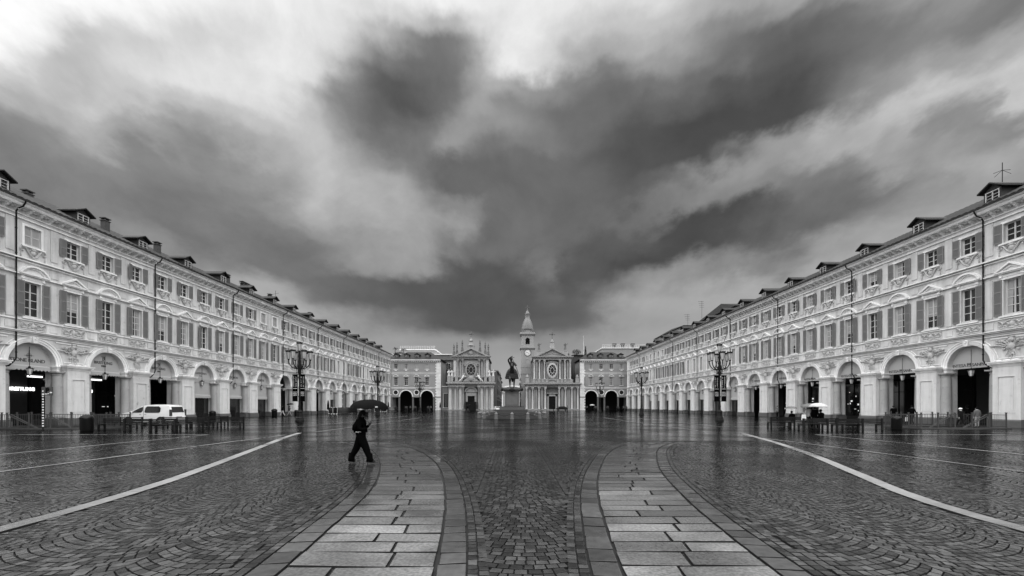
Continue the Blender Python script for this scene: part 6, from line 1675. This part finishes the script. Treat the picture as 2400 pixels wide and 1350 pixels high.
def umbrella(x, y, zr, R, H, shaft, label, m='umb_black', tilt=(0, 0), rz=0, n=8, logo=False):
    """zr rim height; shaft = length below the rim"""
    r = thing('umbrella', label, 'umbrella', (x, y, zr), rz); r.rotation_euler = (tilt[0], tilt[1], rz)
    c = umbrella_mesh(R, H, n); part('canopy', c, m, r, 25)
    s = MB(); s.tube([(0, 0, H+.06), (0, 0, H), (0, 0, -shaft)], [.004, .008, .008], 6); part('shaft', s, 'iron', r)
    h = MB(); h.tube([(0, 0, -shaft+.02), (0, 0, -shaft-.10)], [.015, .017], 7); part('handle', h, 'black', r)
    rb = MB()
    for k in range(n):
        a = 2*pi*k/n; rb.tube([(0, 0, H*.45), (R*.55*cos(a), R*.55*sin(a), H*.62), ], .004, 4); rb.tube([(R*.55*cos(a), R*.55*sin(a), H*.80), (R*.98*cos(a), R*.98*sin(a), .03)], .004, 4)
    part('ribs', rb, 'iron', r)
    if logo:
        l = MB(); a = -1.15
        for i in range(7): 
            aa = a+.022*i; rr_ = R*.955; l.add([(rr_*cos(aa)*1.0, rr_*sin(aa), H*.22), (rr_*cos(aa+.016), rr_*sin(aa+.016), H*.22), (rr_*.985*cos(aa+.016), rr_*.985*sin(aa+.016), H*.30), (rr_*.985*cos(aa), rr_*.985*sin(aa), H*.30)], [(0, 1, 2, 3)])
        part('printed_mark', l, 'letter_white', r)
    return r

# the walker with the umbrella
def main_walker():
    J = dict(pelvis=(0, 0, .90, .16, .175), waist=(-.005, 0, 1.0, .165, .17), chest=(.0, 0, 1.19, .175, .18), neck=(.04, 0, 1.355, .058), head=(.075, 0, 1.465, .080, .074), crown=(.065, 0, 1.535, .072, .068),
             sh_l=(.01, .19, 1.27, .082), sh_r=(.02, -.19, 1.27, .082), el_l=(.02, .25, 1.02, .07), wr_l=(.215, .10, 1.14, .036),
             el_r=(.05, -.27, 1.03, .068), wr_r=(.30, -.25, 1.045, .034),
             hip_l=(-.04, .10, .79, .15), hip_r=(.04, -.10, .79, .15), kn_l=(-.15, .10, .47, .115), kn_r=(.19, -.10, .46, .115), an_l=(-.32, .10, .17, .085), an_r=(.30, -.10, .15, .085),
             to_l=(-.25, .10, .05, .04), to_r=(.42, -.10, .06, .04))
    def ex(mb):
        # jacket hem flares over the trousers, sleeves, collar and the knotted cord at the waist
        mb.cur = 1; mb.lathe(-.005, 0, [(.20, .93), (.195, .98), (.20, 1.08)], 14, 1, 1.05)
        mb.tube([(.02, -.10, 1.36), (.07, 0, 1.35), (.02, .1, 1.36), (-.05, 0, 1.38), (.02, -.10, 1.36)], .035, 6)
        mb.tube([(.0, -.20, 1.27), (-.10, -.20, 1.10), (-.13, -.18, 1.0)], [.08, .09, .07], 8)
        mb.cur = 0
        for (a, b, s) in ((-.32, .10, 1), (.30, -.10, -1)): mb.lathe(a, b, [(.098, .055), (.088, .14), (.075, .30)], 12, 1.1, .9)
        mb.cur = 4; 
        mb.tube([(-.08, -.205, .96), (-.02, -.215, .945), (.03, -.215, .96), (.08, -.205, .95)], [.008, .012, .010, .006], 5); mb.tube([(-.04, -.215, .965), (-.06, -.22, .94), (-.09, -.22, .95)], .007, 4); mb.tube([(.02, -.215, .955), (.0, -.22, .925)], .007, 4)
    o = person('person in loose black jacket and wide trousers striding right, hand held forward', (-4.57, 12.9, .006), 0, J, ['cloth_black', 'cloth_black', 'skin_dim', 'black', 'cloth_pale'], lambda c: 2 if c[2] > 1.395 else (1 if c[2] > .97 else 0), hair='long', facing=(1, 0, 0),
               hands=[('wr_l', (.7, -.2, .7), (.5, .5, -.5), 1.0, 1), ('wr_r', (1, 0, .05), (0, 0, 1), .35, -1)], extras=ex)
    umbrella(-4.57+.245, 12.9+.03, 1.63, .57, .30, .40, 'wide black umbrella with a small white mark, held by the striding person', 'umb_black', (0, .02), .2, 8, True)
main_walker()
def simple(label, x, y, rz, pose, h, lower, upper, skin='skin_dim', hair='short', hands=None, group=None, hat=None, z=0):
    J = body(pose, h); s = h/1.7
    hd = hands if hands is not None else [('wr_l', (.15, 0, -1), (0, 1, 0), .4, 1), ('wr_r', (.15, 0, -1), (0, -1, 0), .4, -1)]
    return person(label, (x, y, z), rz, J, [lower, upper, skin, 'black', 'cloth_pale'], lambda c: 2 if c[2] > J['neck'][2] else (1 if c[2] > J['pelvis'][2]-.03 else 0), hair, (1, 0, 0), hd, group, 1, hat)
WALK = dict(kn_l=(.16, .10, .50, .068), an_l=(.30, .10, .13, .048), to_l=(.43, .10, .08, .036), kn_r=(-.08, -.10, .48, .068), an_r=(-.33, -.10, .14, .048), to_r=(-.22, -.10, .045, .036), el_l=(-.12, .23, 1.14, .05), wr_l=(-.08, .24, .9, .032), el_r=(.08, -.23, 1.14, .05), wr_r=(.22, -.22, .95, .032))
HOLD = dict(WALK); HOLD.update(el_r=(.06, -.22, 1.14, .05), wr_r=(.24, -.12, 1.22, .032))
FWD = [('wr_r', (.6, .2, .6), (.5, -.5, -.5), 1.0, -1), ('wr_l', (.1, 0, -1), (0, 1, 0), .4, 1)]
# two walkers before the left arcade
simple('person in dark coat and pale trousers walking left of the nearest lamp', -37.0, 68.8, pi, WALK, 1.75, 'cloth_pale', 'cloth_black')
simple('person in pale shoes under a dark umbrella beside the nearest left lamp', -35.0, 67.0, 0.2, HOLD, 1.7, 'cloth_mid', 'cloth_dark', hands=FWD)
umbrella(-34.75, 66.85, 1.83, .52, .25, .6, 'small dark umbrella held beside the nearest left lamp', 'umb_black', (.05, -.1))
# figure crossing before the left church
simple('person in dark clothes bent under an umbrella before the left church door', -12.2, 118, 0, HOLD, 1.7, 'cloth_grey', 'cloth_black', hands=FWD); umbrella(-12.0, 117.9, 1.6, .85, .38, .45, 'broad dark umbrella before the left church door', 'umb_black', (.1, -.15))
# people round the right benches
def sitpose(): return dict(pelvis=(0, 0, .56, .13, .16), waist=(.0, 0, .70, .12, .15), chest=(.03, 0, .93, .13, .17), neck=(.06, 0, 1.08, .055), head=(.09, 0, 1.2, .078, .072), crown=(.085, 0, 1.27, .07, .066), sh_l=(.02, .19, 1.01, .07), sh_r=(.02, -.19, 1.01, .07),
   el_l=(.04, .25, .76, .055), el_r=(.08, -.24, .78, .055), wr_l=(.26, .15, .72, .034), wr_r=(.22, -.1, .93, .034), hip_l=(.05, .11, .54, .1), hip_r=(.05, -.11, .54, .1), kn_l=(.46, .11, .52, .075), kn_r=(.46, -.11, .52, .075), an_l=(.47, .11, .10, .05), an_r=(.47, -.11, .10, .05), to_l=(.6, .11, .045, .036), to_r=(.6, -.11, .045, .036))
HSIT = [('wr_l', (1, 0, -.1), (0, 0, 1), .5, 1), ('wr_r', (.5, .2, .8), (.5, -.5, -.4), 1.0, -1)]
def at(px_, Y): return (px_-1200)/1000.0*Y
x = at(1857, 35.3); simple('person in black sitting alone under a small umbrella on a right bench', x, 35.3, pi/2, sitpose(), 1.75, 'cloth_mid', 'cloth_black', hands=HSIT, z=-.06)
umbrella(x-.05, 35.35, 1.48, .42, .20, .45, 'small grey umbrella over the person sitting alone on the right', 'umb_grey', (0, .0))
x = at(1893, 33.2); simple('person in grey coat standing with a white bag under the darker umbrella', x, 33.2, pi/2, HOLD, 1.72, 'cloth_black', 'cloth_mid', hands=FWD)
umbrella(x+.1, 33.2, 1.62, .58, .28, .4, 'grey umbrella behind the pale one, right benches', 'umb_grey', (0, -.08))
mb = MB(); mb.prism([(-.16, 0), (.16, 0), (.13, .42), (-.13, .42)], -.05, .05); mb.tube([(-.07, 0, .42), (-.05, 0, .56), (.05, 0, .56), (.07, 0, .42)], .01, 4); tag(link('carrier_bag', mb.mesh('carrier_bag', 'white'), None, (at(1882, 33), 32.9, .62)), 'white carrier bag on the bench beside the person in grey coat', 'bag')
x = at(1910, 31.6); simple('person in black coat huddled at the left under the pale umbrella', x, 31.6, 1.2, HOLD, 1.66, 'cloth_black', 'cloth_black', hands=FWD)
x = at(1926, 31.4); simple('person in dark coat turned away at the right under the pale umbrella', x, 31.4, 1.9, sitpose(), 1.9, 'cloth_grey', 'cloth_black', hands=HSIT, z=.0)
umbrella(at(1918, 31.3), 31.3, 1.62, .60, .30, .5, 'pale umbrella with dark segments over the huddled group on the right', 'umb_pale', (0, .05))
# people at the right stairs
simple('bald person in grey jacket and pale trousers walking down the right stairs', at(2290, 33.2), 33.2, pi/2-.1, {}, 1.60, 'cloth_mid', 'cloth_grey', 'skin', 'short', hat='hair', z=0.02)
simple('person in white cap and dark jacket on the right stairs', at(2252, 32.9), 32.9, pi/2, WALK, 1.52, 'cloth_dark', 'cloth_dark', 'skin', 'cap', hat='white', z=0.02)
simple('person in black hood behind the stairs, between the white cap and grey jacket', at(2268, 36.0), 36.0, pi/2+.3, WALK, 1.75, 'cloth_black', 'cloth_black', 'skin_dim', 'hood', hat='cloth_black')
simple('person in black with a pale bag walking between the right bin and the pier', at(2137, 38.5), 38.5, 0.2, WALK, 1.75, 'cloth_black', 'cloth_black')
mb = MB(); mb.prism([(-.15, 0), (.15, 0), (.12, .36), (-.12, .36)], -.06, .06); mb.tube([(-.06, 0, .36), (0, 0, .56), (.06, 0, .36)], .01, 4); tag(link('carrier_bag', mb.mesh('carrier_bag', 'cloth_pale'), None, (at(2124, 38.4), 38.3, .32)), 'pale bag hanging from the hand of the person by the right bin', 'bag')
simple('person in black standing before the lit doorway behind the right bin', at(2094, 41.5), 41.5, .5, {}, 1.72, 'cloth_black', 'cloth_black')
simple('person in pale scarf standing inside the fifth arch on the right', at(1822, 63), 63, pi, {}, 1.7, 'cloth_black', 'cloth_grey', 'skin', 'short')
for i, (px_, Y, u) in enumerate(((948, 138, 0), (962, 140, 0), (1376, 140, 1), (1389, 139, 1), (1010, 142, 0), (1268, 146, 0), (1297, 147, 0), (1462, 136, 0), (1330, 128, 0))):
    side_ = ['before the left corner palace, nearest its first arch', 'just right of another, before the left corner palace', 'under a white umbrella before the right corner palace', 'beside the white umbrella before the right corner palace', 'near the right arch of the left corner palace', 'left of the right church door', 'in the doorway of the right church', 'at the end of the right arcade', 'crossing right of the right church'][i]
    simple('tiny distant person in dark clothes %s' % side_, at(px_, Y), Y, i*1.1, WALK if i % 2 else {}, 1.7, 'cloth_black', 'cloth_grey' if i % 3 else 'cloth_black')
umbrella(at(1388, 138.8), 138.8, 1.75, .8, .3, .6, 'small white umbrella before the right corner palace', 'umb_pale')
